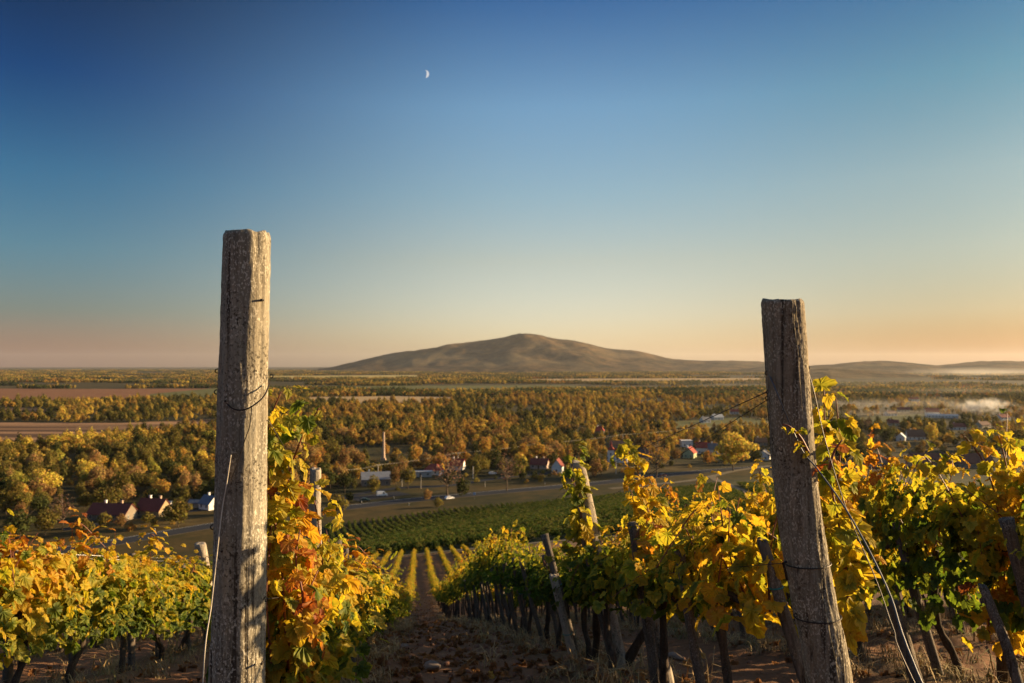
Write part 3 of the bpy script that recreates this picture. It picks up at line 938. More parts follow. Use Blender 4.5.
def wire_thing(name, pts, rad, mat, label, cat='wire', group=None, n=40, seg=5):
    s = spline(pts, n)
    b = MB(); b.tube(s, rad, seg)
    return tag(b.build(name, mat, None, True), label, cat, group)
gx, gy = row_xy(ROW0 + SPC + .04, 1.25)
g0 = wrap_pts(rc, rrd, P(770, 375, YR).z, 0, .006, 0, math.pi * 1.0, 2)[0]
front = lambda px, py: P(px, py, YR - .075)
wire_thing('guy_wire', [P(769, 374, YR - .01), front(777, 393), front(790, 424), front(803, 452), P(818, 470, 2.40), P(850, 516, 2.22), P(888, 590, 2.0), P(925, 690, 1.80), (gx, gy, gzf(gx, gy) - .05)], .0026, M['guy'], 'steel guy wire running from the leaning post down to the right', 'wire', None, 60)
wire_thing('guy_wire', [P(807, 368, YR - .02), P(814, 392, YR - .02), P(825, 440, 2.46), P(846, 508, 2.3), P(876, 580, 2.1), P(893, 628, 1.98), P(918, 690, 1.84), (gx + .02, gy, gzf(gx, gy) - .05)], .0016, M['wire'], 'thin dark second guy wire beside the steel one at the right', 'wire', None, 60)
gx, gy = row_xy(ROW0 - .06, 1.5)
wire_thing('guy_string', [P(231, 455, YL - .082), P(226.5, 485, YL - .076), P(221.5, 515, YL - .075), P(212, 600, YL - .12), P(203, 683, 2.08), (P(200, 720, 2.05).x, 2.05, gzf(-.8, 2.05) - .05)], .0017, M['string'], 'pale frayed string hanging down beside the tall left post', 'string', None, 50)
# trellis wires, row by row
def row_wire(perp, t0, t1, h, label, sag=.03, rad=.0013, mat='wire', start=None):
    pts = [] if start is None else [start]
    for t in np.arange(t0, t1 + .01, 2.0):
        x, y = row_xy(perp, t)
        pts.append((x, y, gzf(x, y) + h + random.uniform(-.5, .5) * sag))
    wire_thing('trellis_wire', pts, rad, M[mat], label, 'wire', 'trellis wires along the vine rows', len(pts) * 4)
row_wire(ROW0 + SPC, 4.6, 26, 1.30, 'twisted top wire running from the leaning post along the row right of the lane', .02, .0016, 'wire', P(769, 391, YR))
row_wire(ROW0 + SPC, 4.6, 26, 1.12, 'straight second wire running from the leaning post along the row right of the lane', .02, .0013, 'wire', P(770, 398, YR))
row_wire(ROW0 + SPC, 4.6, 26, .62, 'low wire running from the leaning post along the row right of the lane', .02, .0013, 'wire', P(785, 563, YR))
row_wire(ROW0, 4.4, 26, 1.02, 'upper wire from the tall left post along its own vine row', .02, .0013, 'wire', P(268, 420, YL))
row_wire(ROW0, 4.4, 26, .60, 'lower wire from the tall left post along its own vine row', .02, .0013, 'wire', P(266, 599, YL))
wire_thing('trellis_wire', [P(-60, 549, 6.4), P(60, 554, 7.2), P(130, 557, 7.8), P(195, 558.5, 8.3)], .0024, M['steel'], 'upper of two bright wires ending at the pale cut post', 'wire', None, 30)
wire_thing('trellis_wire', [P(-60, 556, 6.4), P(60, 558, 7.2), P(130, 560, 7.8), P(195, 562, 8.3)], .0018, M['steel'], 'lower of two bright wires ending at the pale cut post', 'wire', None, 30)

def small_post(cen, rad, mat, label, seed, tie=None, lichen_n=28):
    b = (cen[-1][0], cen[-1][1], gzf(cen[-1][0], cen[-1][1]))
    cen = [Vector(c) for c in cen]
    e = cen[-1] + (cen[-1] - cen[-2]).normalized() * .25
    cen.append(e); rad = list(rad) + [rad[-1]]
    b = (e.x, e.y, min(gzf(e.x, e.y), e.z + .2))
    o, c, r = post('row_post', cen, rad, b, mat, label, seed, .004, lichen_n, 60, 'post', 'posts standing inside the vine rows')
    if tie:
        mb = MB()
        for z in tie: mb.tube(wrap_pts(c, r, z, .004, .0025, 1.0, 0, 20) - np.array(b), .0028, 5)
        mb.build('tie', M['tie'], o)
small_post([P(200, 543.5, 8.3), P(203.5, 565, 8.3), P(214, 640, 8.3)], [.058, .060, .062], M['palepost'], 'pale flat cut post left of the tall post, bright on its sunny side', 21)
small_post([P(315.5, 469, 4.0), P(315.5, 520, 4.0), P(318, 660, 4.0)], [.026, .028, .030], M['palepost'], 'pale sunlit post among the red leaves right of the tall left post', 22)
small_post([P(577, 462, 5.3), P(594, 545, 5.2), P(601, 575, 5.15), P(627, 690, 4.95)], [.052, .056, .044, .042], M['palepost'], 'leaning grey post with a leafy top in the row right of the lane', 23)
small_post([P(553, 575, 5.9), P(574, 660, 5.7), P(583, 700, 5.6)], [.030, .032, .033], M['palepost'], 'grey stake with blue green tie just left of the leafy topped post', 24, [P(568, 634, 5.75).z])
small_post([P(643, 560, 4.35), P(661, 650, 4.25), P(671, 700, 4.2)], [.030, .032, .034], M['palepost'], 'stake with one orange sunlit edge under the vines right of the lane', 25, [P(651, 598, 4.3).z])
small_post([P(762, 540, 2.85), P(784, 614, 2.8), P(812, 700, 2.75)], [.020, .021, .022], M['stake'], 'slim grey stake with teal tie just left of the leaning end post', 26, [P(776, 587, 2.82).z])
small_post([P(982, 585, 3.6), P(1004, 640, 3.5), P(1020, 690, 3.45)], [.020, .022, .024], M['stake'], 'stake with orange lit side at the far right edge', 27)
small_post([P(893, 600, 4.3), P(907, 650, 4.25), P(920, 692, 4.2)], [.03, .033, .036], M['stake'], 'dark stake behind the guy wire at the right', 28)

# ------------------------------------------------------------------ the vines with tall shoots
def special_vine(label, base, shoots, seed, trunk=True):
    """shoots: (points, tone at foot, tone at tip, leaf size, spacing, spread, bias)"""
    r = np.random.default_rng(seed)
    b = np.array([base[0], base[1], gzf(base[0], base[1])])
    root = empty('grapevine', tuple(b)); tag(root, label, 'grapevine', 'vines trained in rows on the slope')
    parts = []; cns = []
    for pts, ta, tb, size, sp, spr, bias in shoots:
        c = spline(pts, 24) - b
        cn = MB(); cn.tube(c, np.linspace(.0055, .0022, 24), 6); cns.append(cn)
        q = shoot_leaves(c, r, 0.0, sp * .62, size, spr * .85, .75, bias)
        f = np.linspace(0, 1, len(q[4]))
        # tone drifts along the cane, with patches
        q = q[:4] + (q[4] + ta + (tb - ta) * f + (vnoise(f * 5 + seed, f * 0 + seed * 1.7) - .5) * .22,)
        parts.append(q)
    C, N, T, S, tn = [np.concatenate([p[i] for p in parts]) for i in range(5)]
    V, Fc, c = leaves(C, N, T, S, np.clip(tn, 0, 1), r)
    if trunk:
        tk = MB(); p0 = spline(shoots[0][0], 24)[0] - b
        tk.tube(spline([(0, 0, -.1), (p0 * .35 + [0.02, 0, 0]), p0 * .7, p0], 12), np.linspace(.03, .02, 12) * r.uniform(.8, 1.2, 12), 9)
        obj('trunk', tk.data('trunk', M['bark'], True), root)
    obj('foliage', mesh('foliage', V, [Fc], M['leaf'], c), root)
    for cn in cns: obj('cane', cn.data('cane', M['cane'], True), root)
S_ = lambda *a: [P(*q) for q in a]
B0 = (.22, -.42, .28)
bx = row_xy(ROW0, 2.95)
special_vine('golden vine with a tall leafy shoot climbing against the tall left post', bx, [
    (S_((290, 690, 2.75), (286, 640, 2.62), (281, 560, 2.66), (271, 500, 2.68), (266, 450, 2.66), (272, 415, 2.62), (281, 392, 2.6)), .56, .46, .072, .022, .05, B0),
    (S_((272, 680, 2.7), (268, 600, 2.7), (276, 520, 2.72), (290, 470, 2.74), (303, 435, 2.74), (312, 420, 2.72), (319, 408, 2.7)), .60, .40, .078, .028, .04, B0),
    (S_((300, 690, 2.9), (302, 610, 2.85), (300, 560, 2.8), (292, 520, 2.78), (288, 480, 2.75)), .62, .92, .072, .022, .06, B0),
    (S_((320, 690, 3.2), (330, 620, 3.15), (322, 560, 3.1), (318, 520, 3.1), (312, 490, 3.1)), .50, .60, .082, .027, .06, B0),
    (S_((283, 690, 2.8), (290, 640, 2.66), (305, 600, 2.7), (318, 570, 2.75)), .72, .62, .082, .027, .06, B0),
    (S_((268, 560, 2.72), (272, 500, 2.8), (275, 460, 2.8), (276, 425, 2.8)), .45, .45, .082, .026, .055, B0),
    (S_((300, 650, 2.6), (303, 600, 2.58), (296, 560, 2.6), (300, 530, 2.62)), .80, .85, .070, .028, .04, B0),
    (S_((325, 690, 3.4), (335, 620, 3.6), (334, 570, 3.6), (326, 530, 3.6)), .45, .50, .082, .027, .07, B0),
], 31)
bx = row_xy(ROW0 + SPC, 2.75)
special_vine('sparse yellow vine shoot climbing beside the dark leaning end post', (P(850, 600, 2.86).x, 2.86), [
    (S_((850, 640, 2.86), (846, 570, 2.86), (838, 520, 2.84), (829, 475, 2.84), (825, 430, 2.82), (824, 390, 2.82)), .50, .42, .085, .028, .03, (.1, -.45, .1)),
    (S_((846, 600, 2.92), (842, 540, 2.92), (836, 500, 2.92), (840, 450, 2.9), (836, 398, 2.88)), .46, .40, .085, .030, .035, (.1, -.3, .1)),
    (S_((829, 470, 2.5), (834, 452, 2.5), (842, 440, 2.5)), .8, .95, .07, .05, .02, (.2, -.3, .1)),
    (S_((808, 452, 2.42), (800, 437, 2.42), (790, 427, 2.41), (782, 424, 2.41)), .45, .40, .032, .028, .01, (0, -.4, .1)),
], 33, trunk=False)
bx = row_xy(ROW0 + SPC, 5.5)
special_vine('yellow green vine shoot wound round the leafy topped post right of the lane', bx, [
    (S_((598, 600, 5.3), (586, 540, 5.22), (578, 500, 5.2), (572, 470, 5.18), (577, 448, 5.18)), .47, .42, .085, .018, .055, B0),
    (S_((588, 560, 5.45), (580, 520, 5.4), (574, 490, 5.42), (570, 470, 5.42)), .47, .40, .082, .018, .05, B0)], 35)
bx = row_xy(ROW0 + SPC, 4.9)
special_vine('pale green vine with an arching tall shoot beside the leafy topped post', bx, [
    (S_((668, 600, 4.95), (656, 545, 4.95), (648, 510, 4.95), (640, 480, 4.92), (630, 452, 4.9), (614, 450, 4.88)), .46, .40, .085, .016, .05, B0),
    (S_((650, 600, 5.0), (640, 545, 5.0), (634, 505, 5.0), (628, 475, 4.98)), .44, .38, .082, .018, .05, B0)], 36)
special_vine('orange and gold vine with two tall shoots at the far right edge', row_xy(ROW0 + 2 * SPC, 3.76), [
    (S_((1005, 640, 4.0), (1004, 560, 4.0), (996, 500, 4.0), (985, 465, 3.98), (972, 445, 3.96), (962, 434, 3.96)), .62, .55, .085, .027, .055, B0),
    (S_((1020, 640, 4.0), (1018, 560, 4.0), (1012, 500, 4.0), (1004, 455, 3.98), (998, 434, 3.96)), .70, .58, .085, .026, .06, B0),
    (S_((990, 640, 4.0), (985, 580, 4.0), (978, 530, 4.0)), .6, .7, .082, .027, .07, B0)], 37)

# ------------------------------------------------------------------ ground litter
def tuft(seed, n=22, h=.16):
    r = np.random.default_rng(seed); V = []; Fs = []
    for k in range(n):
        a = r.uniform(0, 6.28); l = h * r.uniform(.4, 1.3); b = np.array([r.normal(0, .035), r.normal(0, .035), -.01])
        d = np.array([math.cos(a), math.sin(a), 0]); sd_ = np.array([-d[1], d[0], 0]) * .0028
        q = b + d * l * .30 + [0, 0, l * .62]; e = b + d * l * r.uniform(.6, 1.1) + [0, 0, l * r.uniform(.5, .9)]
        o = len(V); V += [b - sd_, b + sd_, q + sd_ * .7, q - sd_ * .7, e]
        Fs += [(o, o + 1, o + 2, o + 3), (o + 3, o + 2, o + 4)]
    return mesh('grass_tuft', V, Fs, M['straw'])
t = NT('dry_straw'); oi = t.n('ShaderNodeObjectInfo')
M['straw'] = t.bsdf(t.ramp(oi.outputs['Random'], [(0, (.17, .115, .05)), (.5, (.34, .23, .10)), (.8, (.46, .34, .16)), (1, (.12, .13, .04))]), .8)
M['dryleaf'] = leaf_mat('dry_leaf', [(0, (.09, .045, .024)), (.4, (.22, .105, .045)), (.7, (.36, .18, .065)), (.9, (.50, .28, .075)), (1, (.55, .40, .08))], .25, False)
M['clod'] = simple('earth_clod', (.19, .098, .06), .95, .4, 30)
M['stone'] = simple('pale_stone', (.17, .13, .10), .9, .25, 20)

pts, rots, scl, idx = [], [], [], []
n = 0
while n < 4500:
    t_ = 2.2 + 34 * random.random() ** 1.9; kk = random.randint(-4, 5)
    perp = ROW0 + SPC * kk + random.gauss(0, .22)
    x, y = row_xy(perp, t_)
    px, py = proj(x, y, gzf(x, y))
    if not -30 < px < 1054: continue
    if random.random() > fbm(np.array([x * 1.7]), np.array([y * 1.7]), 2)[0] * 1.5: continue
    n += 1
    pts.append((x, y, gzf(x, y))); rots.append((random.gauss(0, .15), random.gauss(0, .15), random.uniform(0, 6.28)))
    s = random.uniform(.5, 1.35); scl.append((s, s, s)); idx.append(random.randrange(6))
# let the litter sit on the bumpy earth
def bumpz(p):
    p = np.asarray(p, float); x, y = p[:, 0], p[:, 1]
    pr = x * ROWN[0] + y * ROWN[1]
    fr = ((pr - ROW0) / SPC) % 1.0
    near = 1 - sstep(40, 90, np.hypot(x, y))
    p[:, 2] = gz(x, y) + near * (np.cos(fr * 2 * math.pi) * .035 + (fbm(x * 1.3, y * 1.3, 3) - .5) * .12 + (fbm(x * 9, y * 9, 3) - .5) * .07)
    return p
scatter('dry_grass', bumpz(pts), rots, scl, idx, [tuft(60 + k, 22, [.07, .10, .13, .08, .16, .06][k]) for k in range(6)], 'straw coloured dry grass tufts along the feet of the vine rows')
dl = []
for k in range(6):
    lv, lt, lr = LV[k]
    v = lv.copy(); v[:, 2] = v[:, 2] * 1.6 + .25 * v[:, 0] ** 2; v[:, 1] -= .4
    c = np.zeros((len(v), 3)); c[:, 0] = .15 + .14 * k; c[:, 1] = lr; c[:, 2] = .3
    dl.append(mesh('dead_leaf', v, [lt], M['dryleaf'], c))
pts, rots, scl, idx = [], [], [], []
while len(pts) < 4500:
    t_ = 2.2 + 62 * random.random() ** 2.4; perp = random.uniform(-6, 9) if random.random() < .55 else random.uniform(-.6, 1.4)
    x, y = row_xy(perp, t_)
    px, py = proj(x, y, gzf(x, y))
    if not -30 < px < 1054: continue
    pts.append((x, y, 0)); rots.append((random.gauss(0, .5), random.gauss(0, .5), random.uniform(0, 6.28)))
    s = random.uniform(.035, .085); scl.append((s, s, s)); idx.append(min(5, int(abs(random.gauss(0, 2)))))
p_ = bumpz(pts); p_[:, 2] += .012
scatter('fallen_leaves', p_, rots, scl, idx, dl, 'brown and orange fallen vine leaves on the earth')
def clod(seed):
    import bmesh
    bm = bmesh.new(); bmesh.ops.create_icosphere(bm, subdivisions=2, radius=1)
    r = np.random.default_rng(seed); o = r.random(3) * 50
    for v in bm.verts:
        v.co *= .75 + .5 * float(vnoise(np.array([v.co.x * 1.4 + o[0] + 9]), np.array([v.co.y * 1.4 + v.co.z * 1.1 + o[1] + 9]))[0]); v.co.z *= .7
    me = bpy.data.meshes.new('clod'); bm.to_mesh(me); bm.free(); me.materials.append(M['clod']); return me
pts, rots, scl, idx = [], [], [], []
while len(pts) < 3000:
    t_ = 2.2 + 45 * random.random() ** 2.4; perp = random.uniform(-5, 8) if random.random() < .5 else random.uniform(-.4, 1.2)
    x, y = row_xy(perp, t_)
    px, py = proj(x, y, gzf(x, y))
    if not -30 < px < 1054: continue
    pts.append((x, y, 0)); rots.append((random.uniform(0, 6), random.uniform(0, 6), random.uniform(0, 6)))
    s = .008 + .028 * random.random() ** 3; scl.append((s, s, s)); idx.append(random.randrange(4))
scatter('earth_clods', bumpz(pts), rots, scl, idx, [clod(k) for k in range(4)], 'small clods of dark earth scattered over the lane')
for k, (px, py, s, lab) in enumerate([(432, 669, .06, 'flat pale stone lying in the lane between the vine rows'), (404, 648, .05, 'small pale stone at the left of the lane'), (676, 660, .07, 'rounded grey stone under the vines right of the lane')]):
    q = on_hill(px, py)
    me = clod(20 + k); me.materials[0] = M['stone']; me.name = 'stone'
    o = obj('stone', me, None, (q.x, q.y, gzf(q.x, q.y) + .02)); o.scale = (s, s * .8, s * .55); o.rotation_euler = (0.2, .1, k)
    tag(o, lab, 'stone')

# ------------------------------------------------------------------ green vineyard below the slope
def tree_mat(name, stops=None):
    t = NT(name)
    oi = t.n('ShaderNodeObjectInfo')
    a = t.n('ShaderNodeAttribute'); a.attribute_name = 'tone'
    sx = t.n('ShaderNodeSeparateColor'); t.l(a.outputs['Color'], sx.inputs[0])
    base = oi.outputs['Color'] if stops is None else t.ramp(oi.outputs['Random'], stops)
    h = t.n('ShaderNodeHueSaturation'); t.l(base, h.inputs['Color'])
    t.l(t.math('ADD', .465, t.math('MULTIPLY', sx.outputs[0], .07)), h.inputs['Hue'])
    t.l(t.math('ADD', .75, t.math('MULTIPLY', sx.outputs[1], .6)), h.inputs['Value'])
    d = t.n('ShaderNodeBsdfDiffuse'); t.l(h.outputs[0], d.inputs[0])
    tr = t.n('ShaderNodeBsdfTranslucent'); t.l(h.outputs[0], tr.inputs[0])
    m = t.n('ShaderNodeMixShader'); m.inputs[0].default_value = .33
    t.l(d.outputs[0], m.inputs[1]); t.l(tr.outputs[0], m.inputs[2]); t.l(m.outputs[0], t.out.inputs[0])
    return t.m
CNAMES = {'olive': (.145, .115, .028), 'dark green': (.058, .064, .02), 'golden': (.40, .245, .05), 'orange': (.35, .19, .045), 'rust brown': (.22, .13, .048), 'yellow': (.47, .35, .06), 'yellow green': (.28, .25, .045), 'tan': (.30, .19, .07)}
M['crown'] = tree_mat('autumn_crown')
M['crowns_far'] = tree_mat('autumn_crowns_far', [(0, (.06, .055, .02)), (.2, (.12, .095, .026)), (.4, (.22, .14, .035)), (.6, (.34, .21, .042)), (.8, (.33, .155, .035)), (.92, (.42, .27, .05)), (1, (.20, .10, .035))])
M['crowns_dark'] = tree_mat('green_crowns_far', [(0, (.035, .05, .018)), (.5, (.06, .07, .022)), (1, (.12, .11, .03))])
M['field_vines'] = tree_mat('field_vine_leaves', [(0, (.040, .058, .014)), (.6, (.066, .082, .018)), (1, (.12, .11, .028))])
M['trunk'] = simple('tree_bark', (.085, .06, .04), .95, .3, 1.5)

def clumps(C, Nn, S, r):
    """small bent leaf clumps, two triangles each pair"""
    n = len(C)
    Nn = Nn / (np.linalg.norm(Nn, axis=1)[:, None] + 1e-9)
    t = np.cross(Nn, r.normal(0, 1, (n, 3))); t /= np.linalg.norm(t, axis=1)[:, None] + 1e-9
    b = np.cross(Nn, t)
    S = S[:, None]
    k = r.uniform(.6, 1.1, (4, n, 1))
    V = np.stack([C - t * S * k[0], C - b * S * k[1] + Nn * S * .3, C + t * S * k[2], C + b * S * k[3] + Nn * S * .2], 1).reshape(-1, 3)
    f = np.arange(n)[:, None] * 4 + np.array([0, 1, 2, 3])
    col = np.repeat(np.stack([r.random(n), r.random(n), 0 * C[:, 0]], 1), 4, 0)
    return V, f, col

def gen_crown(r, H, rad, th, n, size, lobes=9, tall=False):
    C, Nn = [], []
    hc = (H - th)
    ls = []
    for k in range(lobes):
        f = (k + .5) / lobes
        w = rad * (math.sin(math.pi * min(.98, .12 + f * .85)) ** .7) * .62
        a = k * 2.4 + r.uniform(-.5, .5)
        rr_ = rad * .5 * math.sin(math.pi * (.15 + f * .75)) * r.uniform(.5, 1.2)
        ls.append((math.cos(a) * rr_, math.sin(a) * rr_, th + hc * (.12 + .76 * f) , w * r.uniform(.55, 1.25), hc / lobes * (2.0 if not tall else 1.6) * r.uniform(.8, 1.2)))
    w = np.array([l[3] ** 2 + .1 for l in ls]); w /= w.sum()
    pick = r.choice(lobes, n, p=w)
    d = r.normal(0, 1, (n, 3)); d /= np.linalg.norm(d, axis=1)[:, None]
    rad_ = r.uniform(.55, 1.05, n) ** .6
    L_ = np.array(ls)[pick]
    C = L_[:, :3] + d * np.stack([L_[:, 3], L_[:, 3], L_[:, 4]], 1) * rad_[:, None]
    Nn = d + r.normal(0, .45, (n, 3))
    return clumps(C, Nn, r.uniform(.6, 1.25, n) * size, r)

def gen_tree(seed, H, rad, th, n, size, lobes=9, mat=None, bare=False):
    r = np.random.default_rng(seed)
    if not bare: n, size = int(n * 2.4), size * .62
    V, f, col = gen_crown(r, H, rad, th, n, size, lobes, rad < H * .18)
    tk = MB()
    tk.tube(spline([(0, 0, -.4), (r.normal(0, .1), r.normal(0, .1), th), (r.normal(0, .25), r.normal(0, .25), H * .75)], 9), np.linspace(.022 * H, .005 * H, 9), 7)
    for k in range(6 if not bare else 26):
        z = r.uniform(th * .8, H * .7); a = r.uniform(0, 6.28); e = rad * r.uniform(.55, .95)
        zz = min(H * .97, z + e * r.uniform(.5, 1.4))
        tk.tube(spline([(0, 0, z), (math.cos(a) * e * .5, math.sin(a) * e * .5, z + (zz - z) * .4), (math.cos(a) * e, math.sin(a) * e, zz)], 6), np.linspace(.009 * H, .002 * H, 6), 5)
    return mesh('crown', V, [f], mat or M['crown'], col), tk.data('trunk', M['trunk'], True)

def field_bush(seed):
    r = np.random.default_rng(seed)
    n = 36
    C = np.stack([r.normal(0, .42, n), r.normal(0, .22, n), r.uniform(.35, 1.45, n)], 1)
    V, f, c = clumps(C, r.normal(0, 1, (n, 3)), r.uniform(.14, .30, n), r)
    return mesh('vine_clump', V, [f], M['field_vines'], c)
pts, rots, scl, idx = [], [], [], []
FA = R(-14); fd = np.array([math.sin(FA), math.cos(FA)]); fn = np.array([math.cos(FA), -math.sin(FA)])
gu = np.arange(-150, 190, 2.3); gv = np.arange(100, 420, 1.0)
U, Vv = np.meshgrid(gu, gv)
X = (U * fn[0] + Vv * fd[0]).ravel(); Y = (U * fn[1] + Vv * fd[1]).ravel()
X = X + rng.normal(0, .12, X.shape); Y = Y + rng.normal(0, .25, Y.shape)
w = wcoord(X, Y); s_ = X * ROWD[0] + Y * ROWD[1]
PX, PY = proj(X, Y, gz(X, Y))
trk_py = np.interp(PX, [540, 600, 650, 690, 715, 735, 770, 900], [499, 492, 487, 483, 478, 473, 468, 466])
ok = (s_ > 119) & (w < 322) & (PX > -70) & (PX < 1060) & (rng.random(X.shape) < .9)
ok &= (PX < 335) | (PY > np.interp(PX, [340, 400, 500, 600, 700, 760], [518, 514, 507, 498, 487, 481]))
pth = np.abs(PX - np.interp(PY, [477, 484, 490, 500], [712, 726, 738, 756])) < 9
ok &= ~(pth & (PY < 502) & (PX > 690))
ok &= ~((PX < 330) & (w > 240))
X, Y = X[ok], Y[ok]; n = len(X)
sc_ = rng.uniform(.75, 1.2, n)
scatter('vineyard_rows', np.stack([X, Y, gz(X, Y)], 1), np.stack([0 * X, 0 * X, math.pi / 2 - FA + rng.choice([0, math.pi], n)], 1), np.stack([sc_] * 3, 1), rng.integers(0, 5, n),
        [field_bush(80 + k) for k in range(5)], 'green vineyard filling the shaded foot of the slope below the road')

# ------------------------------------------------------------------ houses
def col_mat(c, kind):
    key = (kind,) + tuple(c)
    if key in M: return M[key]
    t = NT(kind); v = t.objc()
    n = t.noise(v, .9, 5, .65); n2 = t.noise(v, 6, 4, .6)
    f = t.math('ADD', t.math('MULTIPLY', n, .6), t.math('MULTIPLY', n2, .4))
    col = t.ramp(f, [(.3, tuple(x * .72 for x in c)), (.7, tuple(min(1, x * 1.25) for x in c))])
    b = None
    if kind == 'roof_tiles':
        wv = t.n('ShaderNodeTexWave', bands_direction='Z'); t.l(v, wv.inputs[0]); wv.inputs['Scale'].default_value = 1.6
        b = t.bump(wv.outputs['Fac'], .6, .05)
    M[key] = t.bsdf(col, .85, b, 0, .25)
    return M[key]
M['glass'] = simple('window_glass', (.03, .035, .04), .15, .1, 1, 0, .6)
M['frame'] = simple('window_frame', (.55, .53, .48), .6, .1, 2)
M['brick'] = simple('chimney_brick', (.40, .29, .21), .9, .3, 1.2)
M['white'] = simple('chalk_white', (.72, .70, .66), .8, .1, 2)
M['door'] = simple('door_wood', (.12, .07, .04), .7, .2, 2)
HOUSES = []      # (px0, px1, py0, py1, depth, phrase)
RED, DRED, BRN, GREY, BLUE, ORG = (.30, .055, .035), (.17, .04, .03), (.16, .085, .055), (.16, .16, .17), (.10, .13, .18), (.30, .13, .06)
WHT, CRM, GRN, TAN_, PINK = (.72, .70, .66), (.55, .47, .33), (.42, .46, .26), (.36, .29, .21), (.45, .33, .27)
def window(b_, x, y, z, w, h, axis, out, parent):
    """frame with a pane in front of the wall; axis 'x' lies on a wall running along x"""
    fr = MB(); pn = MB(); t = .07
    def bx(mb, u0, u1, z0, z1, d0, d1):
        a, c = sorted((d0 * out, d1 * out))
        if axis == 'x': mb.box(x + u0, x + u1, y + a, y + c, z + z0, z + z1)
        else: mb.box(x + a, x + c, y + u0, y + u1, z + z0, z + z1)
    bx(fr, -w / 2, w / 2, 0, t, .003, .06); bx(fr, -w / 2, w / 2, h - t, h, .003, .06)
    bx(fr, -w / 2, -w / 2 + t, t, h - t, .003, .06); bx(fr, w / 2 - t, w / 2, t, h - t, .003, .06); bx(fr, -.03, .03, t, h - t, .003, .055)
    bx(pn, -w / 2 + t, w / 2 - t, t, h - t, .005, .03)
    f = fr.build('window', M['frame'], parent); pn.build('pane', M['glass'], f)
def house(name, label, phrase, px, py, L, W, eave, rise, rot, roof, wall, ch=1, hip=0.0, cat='house', flat=False, storeys=1, windows=True):
    g = PG(px, py)
    z = gzf(g.x, g.y)
    if z > .05:
        g = on_hill(px, py); z = gzf(g.x, g.y)
    root = empty(name, (g.x, g.y + W / 2, z - .1), R(rot))
    tag(root, label, cat)
    wl = MB()
    hx, hy = L / 2, W / 2
    if flat or hip:
        wl.box(-hx, hx, -hy, hy, -.5, eave)
    else:
        poly = [(-hy, -.5), (hy, -.5), (hy, eave), (0, eave + rise - .02), (-hy, eave)]
        V = [(-hx, y, q) for y, q in poly] + [(hx, y, q) for y, q in poly]
        wl.add(V, [(0, 1, 2, 3, 4), (9, 8, 7, 6, 5), (0, 5, 6, 1), (1, 6, 7, 2), (2, 7, 8, 3), (3, 8, 9, 4), (4, 9, 5, 0)])
    wl.build('wall', col_mat(wall, 'plaster'), root)
    rf = MB(); o = .45; e = .35
    sl = rise / hy
    if flat:
        rf.box(-hx - .2, hx + .2, -hy - .2, hy + .2, eave + .003, eave + .3)
    elif hip:
        hh = hx * hip
        zl = eave - sl * o + .05
        V = [(-hx - o, -hy - o, zl), (hx + o, -hy - o, zl), (hx + o, hy + o, zl), (-hx - o, hy + o, zl), (-hx + hh, 0, eave + rise + .05), (hx - hh, 0, eave + rise + .05)]
        rf.add(V, [(0, 1, 5, 4), (2, 3, 4, 5), (1, 2, 5), (3, 0, 4), (3, 2, 1, 0)])
    else:
        for s in (-1, 1):
            a, b_ = (s * (hy + o), eave - sl * o + .04), (0, eave + rise + .04)
            poly = [a, b_, (0, b_[1] + .18), (a[0], a[1] + .18)]
            V = [(-hx - e, y, q) for y, q in poly] + [(hx + e, y, q) for y, q in poly]
            Fs = [(0, 1, 2, 3), (7, 6, 5, 4), (0, 4, 5, 1), (1, 5, 6, 2), (2, 6, 7, 3), (3, 7, 4, 0)]
            rf.add(V, Fs)
    ro = rf.build('roof', col_mat(roof, 'roof_tiles'), root)
    for k in range(ch):
        x = hx * ([-.45, .4, .05][k]); y = hy * .3
        c = MB(); zt = eave + rise + .9; zb = eave + rise * .5
        c.box(x - .35, x + .35, y - .35, y + .35, zb, zt); c.box(x - .43, x + .43, y - .43, y + .43, zt + .003, zt + .18)
        c.build('chimney', M['white'] if k == 0 or wall == WHT else M['brick'], ro)
    if windows:
        nw = max(1, int(L / 3.2))
        for st in range(storeys):
            for k in range(nw):
                x = -hx + (k + .5) * L / nw
                if k == nw // 2 and st == 0 and nw > 2:
                    d = MB(); d.box(x - .5, x + .5, -hy - .06, -hy - .003, -.1, 2.05); dd = d.build('door', M['door'], root)
                    h_ = MB(); h_.box(x + .33, x + .42, -hy - .12, -hy - .063, .95, 1.05); h_.build('handle', M['steel'], dd)
                else: window(None, x, -hy, .9 + st * 2.8, 1.1, 1.3, 'x', -1, root)
            for s in (-1, 1):
                for q in ((-.45, .45) if W > 6.5 else (0,)):
                    window(None, s * hx, q * hy, .9 + st * 2.8, 1.0, 1.3, 'y', s, root)
    m_ = F / g.y
    hw = max(abs(L * math.cos(R(rot))), abs(W * math.sin(R(rot)))) / 2 * m_
    HOUSES.append((px - hw, px + hw, py - (eave + rise) * m_, py, g.y, phrase, g.x, max(L, W) / 2))
    return root
house('long_house', 'long dark red roofed house beside the lane at left', 'the long dark red roof', 107, 521, 16, 8, 2.7, 3.4, -8, DRED, (.19, .15, .11), 2)
house('red_roofed_house', 'red roofed house with two white chimneys and a sunlit yellow gable', 'the two chimney house', 149, 517, 11, 8, 2.7, 3.9, -14, DRED, (.30, .22, .12), 2)
house('shed', 'small shed with a blue grey roof behind the two chimney house', 'the blue grey shed', 163, 510, 4.5, 4, 2.1, 1.2, 5, BLUE, WHT, 0)
house('white_house', 'white gabled house with a blue grey roof touching the tall left post', 'the blue roofed white house', 207, 510, 7, 5.5, 2.7, 2.9, -35, BLUE, WHT, 1)
